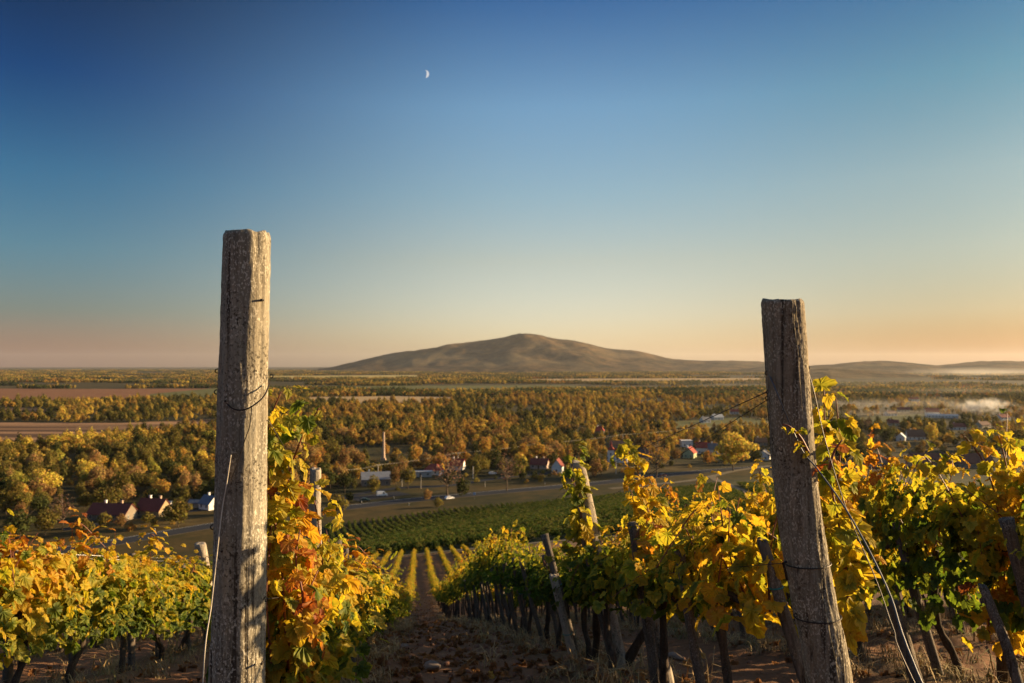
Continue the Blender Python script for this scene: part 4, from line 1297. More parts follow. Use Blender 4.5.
house('shed', 'low grey shed left of the blue roofed white house', 'the low grey shed', 193, 508, 4, 4, 2.2, 1.0, 0, GREY, TAN_, 0)
house('workshop', 'grey metal roofed workshop near the car park, below the tall chimney', 'the grey metal roof', 374, 486, 14, 9, 3.4, 3.0, 14, (.20, .21, .23), (.25, .20, .165), 1, cat='building')
house('low_building', 'low white building between the workshop and the small hipped house', 'the low white building', 420, 477, 12, 6, 2.6, .8, 4, (.25, .27, .30), (.40, .38, .35), 0, flat=True, cat='building')
house('hipped_house', 'small house with bright red hipped roof', 'the small hipped house', 433, 475, 9, 8, 2.7, 3.0, -12, RED, WHT, 0, .55)
house('red_roofed_house', 'red roofed white house behind the tall bare pinkish tree', 'the house behind the bare tree', 456, 470, 9, 7, 2.8, 3.2, -10, RED, WHT, 1)
house('red_roofed_house', 'brownish red roofed house left of the slim white gable', 'the brownish red roof', 540, 469, 10, 7, 2.7, 3.0, -15, DRED, PINK, 2)
house('white_house', 'slim white house with its gable turned to the vineyard', 'the slim white gable', 558, 473, 9, 5.4, 4.0, 3.6, 78, DRED, WHT, 0)
house('far_house', 'lone red roof rising out of the golden woods', 'the lone red roof', 600, 434, 8, 7, 3, 3.4, -12, RED, TAN_, 1, .5)
house('barn', 'long orange roofed barn behind the red spired chapel', 'the orange roofed barn', 622, 449, 17, 8, 3, 2.6, -5, ORG, TAN_, 0, cat='barn')
house('dark_roofed_house', 'dark roofed house between the chapel and the bare brown tree', 'the dark roofed house', 640, 461, 12, 8, 3, 4.6, -10, (.05, .05, .055), TAN_, 1)
house('green_house', 'pale green gabled house with red tiles in the village', 'the pale green gable', 691, 458, 10, 7, 3.4, 3.4, 66, RED, GRN, 1)
house('flat_block', 'white flat roofed block behind the pale green gable', 'the white flat block', 687, 447, 8, 6, 4.6, .6, 5, WHT, WHT, 0, flat=True, storeys=1, cat='building')
house('red_roofed_house', 'red roofed house with white upper wall right of the pale green gable', 'the white walled red roof', 704, 454, 9, 7, 4.4, 3.2, -12, RED, WHT, 1)
house('grey_roofed_house', 'pale blue white house with grey roof left of the big yellow tree', 'the grey roofed village house', 717, 455, 10, 7, 4.0, 3.4, -8, (.15, .14, .14), (.55, .58, .60), 1)
house('red_roofed_house', 'dark red roofed house right of the big yellow tree', 'the dark red village roof', 747, 452, 12, 8, 3.4, 3.6, -8, DRED, TAN_, 1)
house('brown_roofed_house', 'brown roofed house behind the white gable at the leaning post', 'the brown village roof', 762, 446, 8, 6, 3, 2.8, 0, ORG, TAN_, 1)
house('white_house', 'white low gabled house just left of the leaning post', 'the white house at the leaning post', 766, 460, 9, 7, 3.0, 3.0, 62, GREY, WHT, 0)
house('white_house', 'bright white house right of the leaning post', 'the bright white house', 903, 441, 9, 6.5, 3.0, 3.0, 60, (.62, .64, .66), WHT, 0)
house('brown_roofed_house', 'big brown roofed house beside the bright white house', 'the big brown roof', 918, 440, 13, 9, 3.0, 5.0, -12, BRN, WHT, 1)
house('farm_building', 'low brown roofed farm building with a white wall right of the leaning post', 'the low brown farm roof', 878, 467, 24, 9, 2.4, 3.2, 0, (.10, .06, .045), (.40, .37, .33), 0, cat='building')
house('long_hall', 'very long red brown roofed hall above the right hand vines', 'the long red brown hall', 955, 468, 46, 12, 3.0, 5.0, -2, (.16, .06, .04), (.26, .22, .18), 0, cat='building')
house('far_house', 'small red and white house near the smoke', 'the red and white house', 934, 417, 14, 9, 6.0, 4.0, -20, RED, WHT, 1)
house('far_shed', 'long pale shed left of the white smoke', 'the long pale shed', 945, 418, 30, 9, 2.6, 1.5, -25, (.5, .48, .44), WHT, 0, cat='shed')
for px, py, L, rc_, wc, lab in [(935, 396, 26, GREY, (.4, .42, .45), 'long grey roofed hall far out at right'), (950, 395, 18, (.4, .42, .45), WHT, 'pale roofed far house beside the long grey hall'), (915, 401, 14, RED, WHT, 'tiny red roofed house left of the long grey hall'),
    (905, 412, 14, DRED, CRM, 'small dark red roof left of the red and white house'), (892, 416, 12, BRN, WHT, 'small brown roofed house at the edge of the right hand village'), (780, 420, 14, BRN, WHT, 'far brown roofed house half hidden by the leaning post'),
    (718, 420, 12, (.3, .32, .34), WHT, 'far pale house in the meadow behind the village'), (706, 423, 9, GREY, WHT, 'little grey roofed house beside the far meadow'), (735, 414, 10, RED, WHT, 'far red roofed house under the trellis wires'),
    (895, 426, 10, DRED, CRM, 'dark red roof above the bright white house'), (1005, 420, 14, DRED, WHT, 'red roofed house right of the smoke'), (985, 428, 13, BRN, CRM, 'brown roofed house below the smoke'), (960, 430, 12, DRED, WHT, 'dark red roofed house right of the big brown roof')]:
    house('far_house', lab, lab.split(' far ')[0] if False else 'the ' + lab.split(' ', 1)[1] if lab.startswith(('long', 'tiny', 'small', 'far')) else 'the ' + lab, px, py, L, 8, 3, 3, random.uniform(-25, 25), rc_, wc, 1)

# chapel with a red spire
g = PG(612, 462)
root = empty('chapel', (g.x, g.y, -.05), R(-10)); tag(root, 'small white chapel with a pointed red spire', 'chapel')
b = MB(); b.box(-2.6, 1.4, -2, 2, -.5, 7.6); b.build('tower', col_mat(WHT, 'plaster'), root)
b = MB(); b.add([(-2.9, -2.3, 7.55), (1.7, -2.3, 7.55), (1.7, 2.3, 7.55), (-2.9, 2.3, 7.55), (-1.4, -.8, 9.6), (.2, -.8, 9.6), (.2, .8, 9.6), (-1.4, .8, 9.6), (-.6, 0, 14.4)],
    [(3, 2, 1, 0), (0, 1, 5, 4), (1, 2, 6, 5), (2, 3, 7, 6), (3, 0, 4, 7), (4, 5, 8), (5, 6, 8), (6, 7, 8), (7, 4, 8)]); b.build('spire', col_mat(RED, 'roof_tiles'), root)
b = MB(); V = [(1.403, y, q) for y, q in [(-3, -.5), (3, -.5), (3, 4.6), (0, 8.2), (-3, 4.6)]]; V += [(9.4, y, q) for _, y, q in V]
b.add(V, [(0, 1, 2, 3, 4), (9, 8, 7, 6, 5), (0, 5, 6, 1), (1, 6, 7, 2), (2, 7, 8, 3), (3, 8, 9, 4), (4, 9, 5, 0)]); b.build('nave', col_mat(WHT, 'plaster'), root)
b = MB()
for s in (-1, 1):
    poly = [(s * 3.4, 4.2), (0, 8.3), (0, 8.5), (s * 3.4, 4.4)]
    V = [(1.41, y, q) for y, q in poly] + [(9.8, y, q) for y, q in poly]
    b.add(V, [(0, 1, 2, 3), (7, 6, 5, 4), (0, 4, 5, 1), (1, 5, 6, 2), (2, 6, 7, 3), (3, 7, 4, 0)])
b.build('roof', col_mat(RED, 'roof_tiles'), root)
for x in (-.6, 3.5, 6.5): window(None, x, -2 if x < 0 else -3, 2.0 if x > 0 else 4.4, 1.0, 1.6, 'x', -1, root)
HOUSES.append((604, 624, 440, 461, g.y, 'the red spired chapel', g.x, 6))

# brick chimney
g = PG(383.5, 460)
root = empty('factory_chimney', (g.x, g.y, 0)); tag(root, 'tall tapering brick factory chimney standing above the car park', 'chimney')
b = MB(); b.tube([(0, 0, -.5), (0, 0, 8), (0, 0, 17)], [1.15, .9, .68], 14); b.build('shaft', M['brick'], root)
b = MB(); b.tube([(0, 0, 17.003), (0, 0, 17.5)], [.8, .8], 14); b.build('cap', M['brick'], root)
b = MB(); b.box(-1.5, 1.5, -1.5, 1.5, -.5, 1.2); b.build('plinth', M['brick'], root)
HOUSES.append((379, 388, 432, 462, g.y, 'the brick chimney', g.x, 3))

# ------------------------------------------------------------------ power line and poles
M['cable'] = simple('pale_cable', (.30, .27, .22), .6, .1, 1)
M['polewood'] = simple('pole_concrete', (.42, .38, .32), .8, .2, 3)
POLES = [(340, 486), (378, 480), (458, 466), (540, 455), (623, 445), (695, 437), (768, 431), (870, 421), (975, 413), (1090, 405)]
tops = []
for k, (px, py) in enumerate(POLES):
    g = PG(px, py); h = 8.2
    root = empty('power_pole', (g.x, g.y, 0), R(-15)); tag(root, '%s pole from the left of the golden power line' % ordw(k + 1), 'power pole', 'poles of the power line across the woods')
    b = MB(); b.tube([(0, 0, -.3), (0, 0, h)], [.24, .16], 8); b.build('pole', M['polewood'], root)
    b = MB(); b.box(-1.1, 1.1, .17, .33, h - .75, h - .57); ca = b.build('crossarm', M['polewood'], root)
    for x in (-.95, 0, .95):
        b = MB(); b.tube([(x, .25, h - .565), (x, .25, h - .3)], [.07, .05], 6); b.build('insulator', M['white'], ca)
    tops.append([Vector((g.x + x * math.cos(R(-15)), g.y + x * math.sin(R(-15)) + .25, h - .3)) for x in (-.95, 0, .95)])
for w_ in range(3):
    pts = []
    for k in range(len(tops) - 1):
        a, b_ = tops[k][w_], tops[k + 1][w_]
        for f in np.linspace(0, 1, 9)[:-1]: pts.append(a.lerp(b_, f) - Vector((0, 0, 1.0 * 4 * f * (1 - f) * .8)))
    pts.append(tops[-1][w_])
    b = MB(); b.tube(pts, .022, 5)
    tag(b.build('power_cable', M['cable'], None, True), '%s sunlit cable of the power line over the woods' % ['near', 'middle', 'far'][w_], 'cable', 'cables of the power line')
for px, py, h, lab in [(473, 479, 6.6, 'short pale concrete post right of the bare pinkish tree'), (421, 489, 6.5, 'pale lamp post beside the side street'), (402, 487, 6.0, 'thin dark post beside the workshop'), (616, 474, 7.0, 'pale narrow post in front of the bare brown tree'), (485, 487, 2.6, 'small white post beyond the main road')]:
    g = PG(px, py)
    root = empty('street_post', (g.x, g.y, 0)); tag(root, lab, 'post')
    r_ = .30 if 'concrete' in lab or 'narrow' in lab else .13
    b = MB(); b.tube([(0, 0, -.2), (0, 0, h)], [r_, r_ * .75], 10); b.build('shaft', M['polewood'], root)
    b = MB(); b.tube([(0, 0, h + .003), (0, 0, h + .12)], [r_ * .95, r_ * .5], 10); b.build('cap', M['polewood'], root)
for k, (px, py) in enumerate([(107, 540), (155, 531.5), (361.5, 503), (394, 498.5), (409, 505.5), (431, 497), (545, 484.5), (640, 474.5)]):
    g = PG(px, py)
    root = empty('marker_post', (g.x, g.y, 0)); tag(root, '%s small white marker post from the left along the main road' % ordw(k + 1), 'marker post', 'white marker posts along the main road')
    b = MB(); b.prism([(-.07, -.1), (.07, -.1), (.07, 1.0), (-.07, 1.12)], -.05, .05); b.build('post', M['white'], root)
    b = MB(); b.box(-.072, .072, -.06, -.052, .7, .9); b.build('reflector', M['glass'], root)
g = PG(474.5, 499)
root = empty('road_sign', (g.x, g.y, 0), R(-20)); tag(root, 'small blue white road sign at the edge of the main road', 'road sign')
b = MB(); b.tube([(0, 0, -.2), (0, 0, 2.9)], .04, 6); b.build('pole', M['steel'], root)
b = MB(); b.prism([(-.55, 1.9), (.55, 1.9), (.55, 2.9), (-.55, 2.9)], -.09, -.045); b.build('panel', simple('sign_blue', (.25, .38, .6), .5, .1, 2), root)

# ------------------------------------------------------------------ cars
M['tyre'] = simple('tyre_rubber', (.02, .02, .02), .8, .2, 8)
M['rim'] = simple('wheel_rim', (.4, .4, .42), .35, .1, 8, .8)
M['lamp'] = simple('car_lamp', (.6, .55, .5), .2, .1, 8, 0, .6)
def car(label, px, py, rot, color, van=False):
    g = PG(px, py)
    root = empty('parked_car' if 'parked' in label else ('delivery_van' if van else 'car'), (g.x, g.y, .12), R(rot)); tag(root, label, 'van' if van else 'car')
    pm = simple('car_paint', color, .3, .06, 2, 0, .6)
    prof = [(-2.1, .3), (2.1, .3), (2.15, .6), (2.05, .78), (1.2, .92), (-2.0, .98), (-2.15, .7)] if not van else [(-2.4, .35), (2.4, .35), (2.45, .8), (2.2, 1.05), (1.7, 1.15), (-2.4, 1.15)]
    cab = [(1.15, .923), (.45, 1.42), (-1.1, 1.46), (-1.95, .983)] if not van else [(1.7, 1.153), (1.1, 2.2), (-2.35, 2.3), (-2.38, 1.153)]
    b = MB(); b.prism(prof, -.86, .86); body = b.build('body', pm, root)
    b = MB(); n = len(cab)
    V = [(x, -.84 + .10 * (z - .9), z) for x, z in cab] + [(x, .84 - .10 * (z - .9), z) for x, z in cab]
    b.add(V, [(0, 1, 2, 3), (7, 6, 5, 4), (0, 4, 5, 1), (1, 5, 6, 2), (2, 6, 7, 3), (3, 7, 4, 0)]); b.build('cabin', pm, root)
    b = MB(); zt = cab[1][1] - .1
    x0, x1 = (cab[3][0] + .5, cab[0][0] - .45) if not van else (.2, 1.2)
    for s in (-1, 1):
        y0 = s * (.84 - .10 * .1 + .006); y1 = s * (.84 - .10 * (zt - .9) + .006)
        zb = cab[0][1] + .06
        V = [(x0, y0, zb), (x1 + .1, y0, zb), (x1 - .25, y1, zt), (x0 + .25, y1, zt)]
        V += [(x, y - s * .02, z) for x, y, z in V]
        b.add(V, [(0, 1, 2, 3), (4, 7, 6, 5), (0, 4, 5, 1), (1, 5, 6, 2), (2, 6, 7, 3), (3, 7, 4, 0)])
    b.build('side_window', M['glass'], root)
    for x in (-1.35, 1.35):
        for s in (-1, 1):
            b = MB(); b.tube([(x, s * .70, .31), (x, s * .89, .31)], .31, 16); w = b.build('wheel', M['tyre'], root)
            b = MB(); b.tube([(x, s * .892, .31), (x, s * .90, .31)], .19, 12); b.build('rim', M['rim'], w)
    for s in (-.6, .6):
        b = MB(); b.box(2.09, 2.17, s - .17, s + .17, .55, .72); b.build('headlight', M['lamp'], root)
    HOUSES.append((px - 6, px + 6, py - 4, py, g.y, None, g.x, 3))
car('white car driving along the main road left of the road sign', 449.5, 499.5, 36, (.78, .78, .78))
car('dark red car on the main road near the village', 663, 476.5, 30, (.10, .02, .025))
car('white van parked in the car park below the workshop', 382, 496.5, 20, (.75, .75, .74), True)
car('parked white car on the side street right of the concrete post', 492.5, 474.5, 25, (.75, .76, .78))
car('parked dark green car in the car park left of the white van', 365, 501.5, 10, (.03, .07, .06))

# ------------------------------------------------------------------ trees
def reg(mesh_pair): return mesh_pair
KINDS = {
    'round': [gen_tree(201, 9.5, 3.9, 2.0, 420, .62), gen_tree(202, 8.5, 3.6, 1.6, 400, .6), gen_tree(203, 10.5, 4.2, 2.4, 440, .64, 11)],
    'tall': [gen_tree(204, 13.5, 3.4, 2.6, 460, .62, 12), gen_tree(205, 12.0, 3.0, 2.2, 420, .6, 11)],
    'broad': [gen_tree(206, 10.0, 5.6, 2.4, 560, .68, 13), gen_tree(207, 8.5, 5.0, 1.8, 520, .66, 12)],
    'slender': [gen_tree(208, 14.0, 1.7, 1.2, 330, .5, 11)],
    'bushy': [gen_tree(209, 3.6, 2.4, .3, 240, .42, 7), gen_tree(210, 3.0, 2.0, .2, 220, .38, 6), gen_tree(212, 4.6, 2.3, .4, 260, .42, 8)],
    'bare': [gen_tree(211, 13.5, 4.4, 3.2, 330, .22, 12, None, True)],
}
roadx = [a for a, b in ROADPX]; roady = [b for a, b in ROADPX]
def hidden(px, py, d, rpx, hpx):
    """would a tree standing here hide a house, a car or the chimney behind it, or stand in one"""
    for x0, x1, y0, y1, hd, ph, hx_, hr in HOUSES:
        if d < hd + 5 and px + rpx * .8 > x0 and px - rpx * .8 < x1 and py - hpx < y1 - (y1 - y0) * .25 and py > y0: return True
    return False
def in_house(x, y, rad):
    for h in HOUSES:
        if abs(x - h[6]) < h[7] + rad * .6 and -rad * .6 < y - h[4] + 1 < 2 * min(h[7], 6) + rad * .6: return True
    return False

TREES = []   # (apparent size, x, y, z, kind, variant, colour, scale, px, py)
def add_tree(x, y, kind, var, colr, sc, px, py, force=False, label=None):
    TREES.append(dict(size=sc * {'bushy': 3.5}.get(kind, 10) / y + (10 if force else 0), x=x, y=y, z=gzf(x, y) - .1, kind=kind, var=var, col=colr, sc=sc, px=px, py=py, label=label))
# trees one can pick out in the photograph
for px, py, kind, colr, hpx, lab in [
    (733.5, 471, 'broad', 'yellow', 43, 'big bright yellow tree in front of the village houses'),
    (448, 498, 'bare', 'pink', 51, 'tall thin pinkish bare tree beside the main road'),
    (506.5, 491, 'bare', 'pink', 42, 'slightly smaller bare pinkish tree right of the concrete post'),
    (656, 478, 'bare', 'orange', 46, 'tall half bare brown tree beside the main road right of the chapel'),
    (345, 493, 'round', 'dark green', 20, 'dark green tree in front of the workshop'), (330, 488, 'broad', 'dark green', 20, 'broad dark tree at the left of the workshop'),
    (374, 494, 'round', 'olive', 21, 'olive tree right in front of the workshop wall'), (396, 486, 'round', 'rust brown', 19, 'rusty round tree right of the workshop'),
    (408, 489, 'round', 'olive', 20, 'olive tree beside the thin dark post'), (338, 511, 'bushy', 'olive', 16, 'large olive bush where the main road appears right of the tall post'),
    (427, 500, 'bushy', 'rust brown', 9, 'rust brown bush left of the white car'), (438, 507, 'bushy', 'olive', 8, 'small green bush on the verge below the white car'),
    (462, 496, 'bushy', 'dark green', 15, 'dark bush right of the tall pinkish bare tree'), (178, 527, 'round', 'olive', 33, 'olive tree hiding the lane right of the two chimney house'),
    (133, 517, 'round', 'olive', 16, 'small olive tree between the two red roofs at left'), (84, 535, 'bushy', 'olive', 17, 'round olive bush in front of the long dark red roof'),
    (62, 530, 'bare', 'pink', 40, 'pale bare tree left of the long dark red roof'), (45, 535, 'round', 'olive', 30, 'olive tree at the left edge behind the golden vines'),
    (20, 540, 'round', 'dark green', 34, 'dark green tree at the left edge above the golden vines'), (104, 527, 'bushy', 'olive', 12, 'small olive bush before the wall of the long dark red roof'), (121, 526, 'bushy', 'rust brown', 10, 'rusty bush at the corner of the long dark red roof'), (147, 523, 'bushy', 'olive', 11, 'olive bush before the two chimney house'), (166, 521, 'bushy', 'dark green', 10, 'dark bush at the sunlit gable of the two chimney house'), (131, 531, 'bushy', 'orange', 9, 'small orange bush beside the lane'),
    (647, 456, 'round', 'orange', 15, 'orange tree right of the dark roofed house'), (676, 462, 'round', 'rust brown', 13, 'rusty tree left of the pale green gable'), (708, 464, 'bushy', 'orange', 11, 'red orange bush below the red and white village house'),
    (595, 478, 'round', 'rust brown', 22, 'dense rusty tree between the slim white gable and the chapel'), (660, 446, 'round', 'golden', 14, 'golden tree above the bare brown tree'),
    (697, 441, 'tall', 'yellow', 17, 'small yellow tree behind the white flat block'), (755, 464, 'round', 'dark green', 18, 'dark green tree left of the white house at the leaning post'),
    (860, 466, 'tall', 'dark green', 30, 'tall dark green tree close behind the leaning post shoot'), (842, 466, 'round', 'dark green', 24, 'dark round tree at the leaning post shoot'), (932, 446, 'tall', 'yellow', 24, 'yellow tree right of the big brown roof'), (876, 440, 'round', 'dark green', 17, 'dark green tree left of the bright white house'), (888, 443, 'round', 'dark green', 14, 'second dark tree left of the bright white house'),
    (948, 446, 'round', 'golden', 12, 'small golden tree right of the big brown roof'), (868, 432, 'bare', 'pink', 17, 'bare brownish tree above the dark trees at right'), (1000, 452, 'broad', 'yellow green', 24, 'broad yellow green tree behind the long hall'), (1020, 450, 'broad', 'olive', 24, 'broad olive tree at the right edge behind the hall'), (975, 450, 'broad', 'rust brown', 20, 'broad brown tree behind the long hall'),
    (573, 478, 'bushy', 'olive', 10, 'olive bush right of the slim white gable'), (541, 482, 'bushy', 'olive', 9, 'olive hedge bush below the brownish red roof'), (522, 481, 'round', 'dark green', 13, 'dark green tree below the brownish red roof'), (584, 480, 'bushy', 'yellow green', 8, 'yellow green bush near the main road')]:
    g = PG(px, py)
    if gzf(g.x, g.y) > .3: g = on_hill(px, py)
    H0 = {'round': 9.5, 'tall': 13.0, 'broad': 9.3, 'bushy': 3.6, 'bare': 13.5}[kind]
    add_tree(g.x, g.y, kind, random.randrange(len(KINDS[kind])), colr, hpx * g.y / F / H0, px, py, True, lab)
    HOUSES.append((px - 3, px + 3, py - hpx, py, g.y, None, g.x, 1.5))
NFIX = len(TREES)

def palette(px, py, n1):
    r = random.random()
    if px < 230: w = [('olive', .36), ('dark green', .14), ('golden', .12), ('tan', .12), ('yellow green', .12), ('rust brown', .12), ('yellow', .02)]
    elif px < 560: w = [('olive', .30), ('dark green', .14), ('golden', .22), ('orange', .12), ('rust brown', .12), ('tan', .1), ('yellow green', .08)]
    elif px < 800: w = [('olive', .16), ('dark green', .08), ('golden', .24), ('orange', .22), ('rust brown', .16), ('tan', .1), ('yellow', .04)]
    else: w = [('olive', .26), ('dark green', .26), ('golden', .12), ('orange', .14), ('rust brown', .18), ('yellow', .04)]
    n2 = float(fbm(np.array([px / 38.0 + 11]), np.array([py / 9.0 + 4]), 2)[0])
    r = min(.999, max(0, .5 + (n2 - .5) * 2.4 + (r - .5) * .75))
    r = (r * 1.0)
    for nm, p in w:
        r -= p
        if r <= 0: return nm
    return w[0][0]
def dens(px, py, n1):
    if any(inpoly(px, py, f[0]) for f in FIELDS): return 0
    ry = float(np.interp(px, roadx, roady))
    if py > ry - 5: return 0
    if px < 40: return .9 if py < 520 else .35
    if px < 232: return (.98 if n1 > .36 else .2) if py < 502 else .4
    if px < 335: return .9 if py < ry - 12 else .2
    if px < 560 and py < 461: return .97 if n1 > .455 else .06
    if px < 560: return .92 if py < 461 else (.85 if py < 479 else .34)
    if px < 790:
        if py < 432: return .97 if n1 > .40 else .1
        return .82 if py < 461 else .55
    if py < 425: return .62 if n1 > .45 else .2
    return .62 if py < 452 else .25
yy = 285.0
while yy < 1500:
    sp = 7.6 if yy < 800 else 10.5
    xw = yy * .70
    for x in np.arange(-xw, xw, sp):
        X_ = x + random.uniform(-.45, .45) * sp; Y_ = yy + random.uniform(-.45, .45) * sp
        if gzf(X_, Y_) > 2.5: continue
        px, py = proj(X_, Y_, 0)
        n1 = float(fbm(np.array([X_ / 70 + 50]), np.array([Y_ / 70 + 50]), 3)[0])
        if random.random() > dens(px, py, n1): continue
        u = random.random()
        kind = 'round' if u < .46 else 'tall' if u < .64 else 'broad' if u < .80 else 'bushy' if u < .96 else 'slender'
        sc = random.choice((.5, .7, .8, .9, 1.0, 1.2)) * random.uniform(.85, 1.1) * (.9 if px > 560 else 1.0)
        m_ = F / Y_
        if hidden(px, py, Y_, 4 * sc * m_, (3.5 if kind == 'bushy' else 11) * sc * m_):
            if random.random() < .5: continue
            kind = 'bushy'; sc = random.uniform(.4, .7)
            if hidden(px, py, Y_, 2.2 * sc * m_, 3.2 * sc * m_): continue
        if in_house(X_, Y_, 3): continue
        add_tree(X_, Y_, kind, random.randrange(len(KINDS[kind])), palette(px, py, n1), sc, px, py)
    yy += sp
TREES.sort(key=lambda d: -d['size'])
NT_MAX = 296
LAND = [(h[0], h[1], h[4], h[5]) for h in HOUSES if h[5] and not h[5].startswith('the far ')] + [(458 - 2, 458 + 2, PG(458, 466).y, 'the third power pole'), (540 - 2, 542, PG(540, 455).y, 'the fourth power pole'), (240, 262, 310.0, 'the tall left post'), (300, 320, 330.0, 'the tall left vine shoot')]
CNAMES['pink'] = (.24, .13, .085)
KN = {'round': 'round', 'tall': 'tall', 'broad': 'broad', 'slender': 'slender', 'bushy': 'low bushy', 'bare': 'bare'}
groups = {}
for d in TREES[:NT_MAX]:
    if d['label']: continue
    best = min(LAND, key=lambda l: (max(l[0] - d['px'], d['px'] - l[1], 0)) * 1.0 + abs(d['y'] - l[2]) * .12)
    if best[0] - 4 <= d['px'] <= best[1] + 4: relw = 'behind' if d['y'] > best[2] else 'in front of'
    else: relw = 'left of' if d['px'] < best[0] else 'right of'
    key = (d['col'], KN[d['kind']], relw, best[3])
    dist = abs(d['px'] - (best[0] + best[1]) / 2) + abs(d['y'] - best[2]) * .2
    groups.setdefault(key, []).append((dist, d))
for (c_, k_, r_, p_), lst in groups.items():
    lst.sort(key=lambda q: q[0])
    for i, (_, d) in enumerate(lst):
        noun = 'bush' if k_ == 'low bushy' else 'tree'
        kk_ = k_.replace('low bushy', 'low')
        if len(lst) == 1: d['label'] = 'the only %s %s %s just %s %s' % (kk_, c_, noun, r_, p_)
        else: d['label'] = '%s %s %s %s %s, %s from it' % (kk_, c_, noun, r_, p_, 'nearest' if i == 0 else ordw(i + 1) + ' nearest')
for d in TREES[:NT_MAX]:
    cr, tk = KINDS[d['kind']][d['var']]
    bush = d['kind'] == 'bushy'
    root = empty('bush' if bush else 'bare_tree' if d['kind'] == 'bare' else 'autumn_tree', (d['x'], d['y'], d['z']), random.uniform(0, 6.28))
    root.scale = (d['sc'] * random.uniform(.9, 1.1),) * 2 + (d['sc'],)
    lab = d['label']
    if len(lab.split()) > 16: lab = ' '.join(lab.split()[:16])
    tag(root, lab, 'bush' if bush else 'tree', 'trees and bushes of the valley')
    obj('trunk', tk, root); c = obj('crown', cr, root)
    f = random.uniform(.8, 1.2)
    c.color = tuple(min(1, v * f) for v in CNAMES[d['col']]) + (1,)

# the rest of the woods
FARK, names_ = [], []
def far_tree(seed, H, rad, th, n, size, lobes, mat):
    r = np.random.default_rng(seed)
    V, f, c = gen_crown(r, H, rad, th, n, size, lobes, rad < H * .18)
    return mesh('far_tree', V, [f], mat, c)
PAL = [[(0, (.17, .13, .035)), (.4, (.30, .21, .048)), (.75, (.42, .28, .055)), (1, (.52, .37, .07))],
       [(0, (.045, .05, .017)), (.5, (.10, .09, .026)), (.85, (.19, .15, .036)), (1, (.32, .24, .05))],
       [(0, (.12, .085, .034)), (.4, (.25, .155, .044)), (.75, (.35, .20, .048)), (1, (.42, .27, .05))]]
PALM = [tree_mat('woods_' + n_, p_) for n_, p_ in zip(('golden', 'olive', 'rusty'), PAL)]
FT = []
for pm in PALM:
    FT += [far_tree(301, 9.5, 3.9, .8, 330, .68, 8, pm), far_tree(303, 13, 3.2, 1.0, 340, .66, 10, pm), far_tree(304, 9.5, 5.2, .8, 420, .74, 10, pm), far_tree(305, 3.4, 2.3, .1, 120, .5, 6, pm)]
km = {'round': 0, 'tall': 1, 'broad': 2, 'slender': 1, 'bushy': 3, 'bare': 0}
pts, rots, scl, idx = [], [], [], []
for d in TREES[NT_MAX:]:
    pts.append((d['x'], d['y'], d['z'])); rots.append((0, 0, random.uniform(0, 6.28)))
    scl.append((d['sc'],) * 3); idx.append(km[d['kind']] + 4 * {'olive': 1, 'dark green': 1, 'orange': 2, 'rust brown': 2, 'tan': 2}.get(d['col'], 0))
scatter('valley_woods', pts, rots, scl, idx, FT, 'golden and rusty autumn woods filling the middle of the valley')

# far belts of trees
def patch(seed, mat, n=9, sx=46, sy=12, h=9):
    r = np.random.default_rng(seed); Vs, Fs, Cs, o = [], [], [], 0
    for k in range(n):
        H = h * r.uniform(.7, 1.25)
        V, f, c = gen_crown(r, H, H * .42, .2, 46, 1.7, 6)
        V = V + [(k + .5) / n * sx - sx / 2 + r.normal(0, 2), r.normal(0, sy / 2.5), 0]
        Vs.append(V); Fs.append(f + o); Cs.append(c); o += len(V)
    return mesh('tree_belt', np.concatenate(Vs), [np.concatenate(Fs)], mat, np.concatenate(Cs))
BK = [patch(401, PALM[0]), patch(402, M['crowns_far'], 10, 50, 16, 8), patch(403, M['crowns_dark'], 10, 52, 12, 11), patch(404, M['crowns_dark'], 9, 46, 14, 9)]
pts, rots, scl, idx = [], [], [], []
yy = 1500.0
while yy < 9800:
    spx = 34; spy = 26 + (yy - 1500) * .012
    xw = yy * .70
    xs_ = np.arange(-xw, xw, spx) + rng.uniform(-10, 10, len(np.arange(-xw, xw, spx)))
    ys_ = yy + rng.uniform(-.5, .5, len(xs_)) * spy
    n1 = fbm(xs_ / 420 + 30, ys_ / 210 + 30, 4)
    n2 = fbm(xs_ / 1500 + 80, ys_ / 500 + 10, 3)
    thr = .47 if yy < 3000 else .50
    keep = (n1 * .6 + n2 * .4) > thr
    for x, y_, k_, m1 in zip(xs_, ys_, keep, n2):
        if not k_: continue
        px, py = proj(x, y_, 0)
        if any(inpoly(px, py, f[0]) for f in FIELDS): continue
        pts.append((x, y_, 0)); rots.append((0, 0, random.uniform(-.3, .3) + (math.pi if random.random() < .5 else 0)))
        s = random.uniform(.75, 1.1); scl.append((s * 1.1, s, s)); idx.append(int(rng.integers(0, 2)) if rng.random() < .62 else int(rng.integers(2, 4)))
    yy += spy
scatter('distant_woods', pts, rots, scl, idx, BK, 'far belts of autumn trees across the plain to the horizon')
print('trees', len(TREES), 'belts', len(pts))

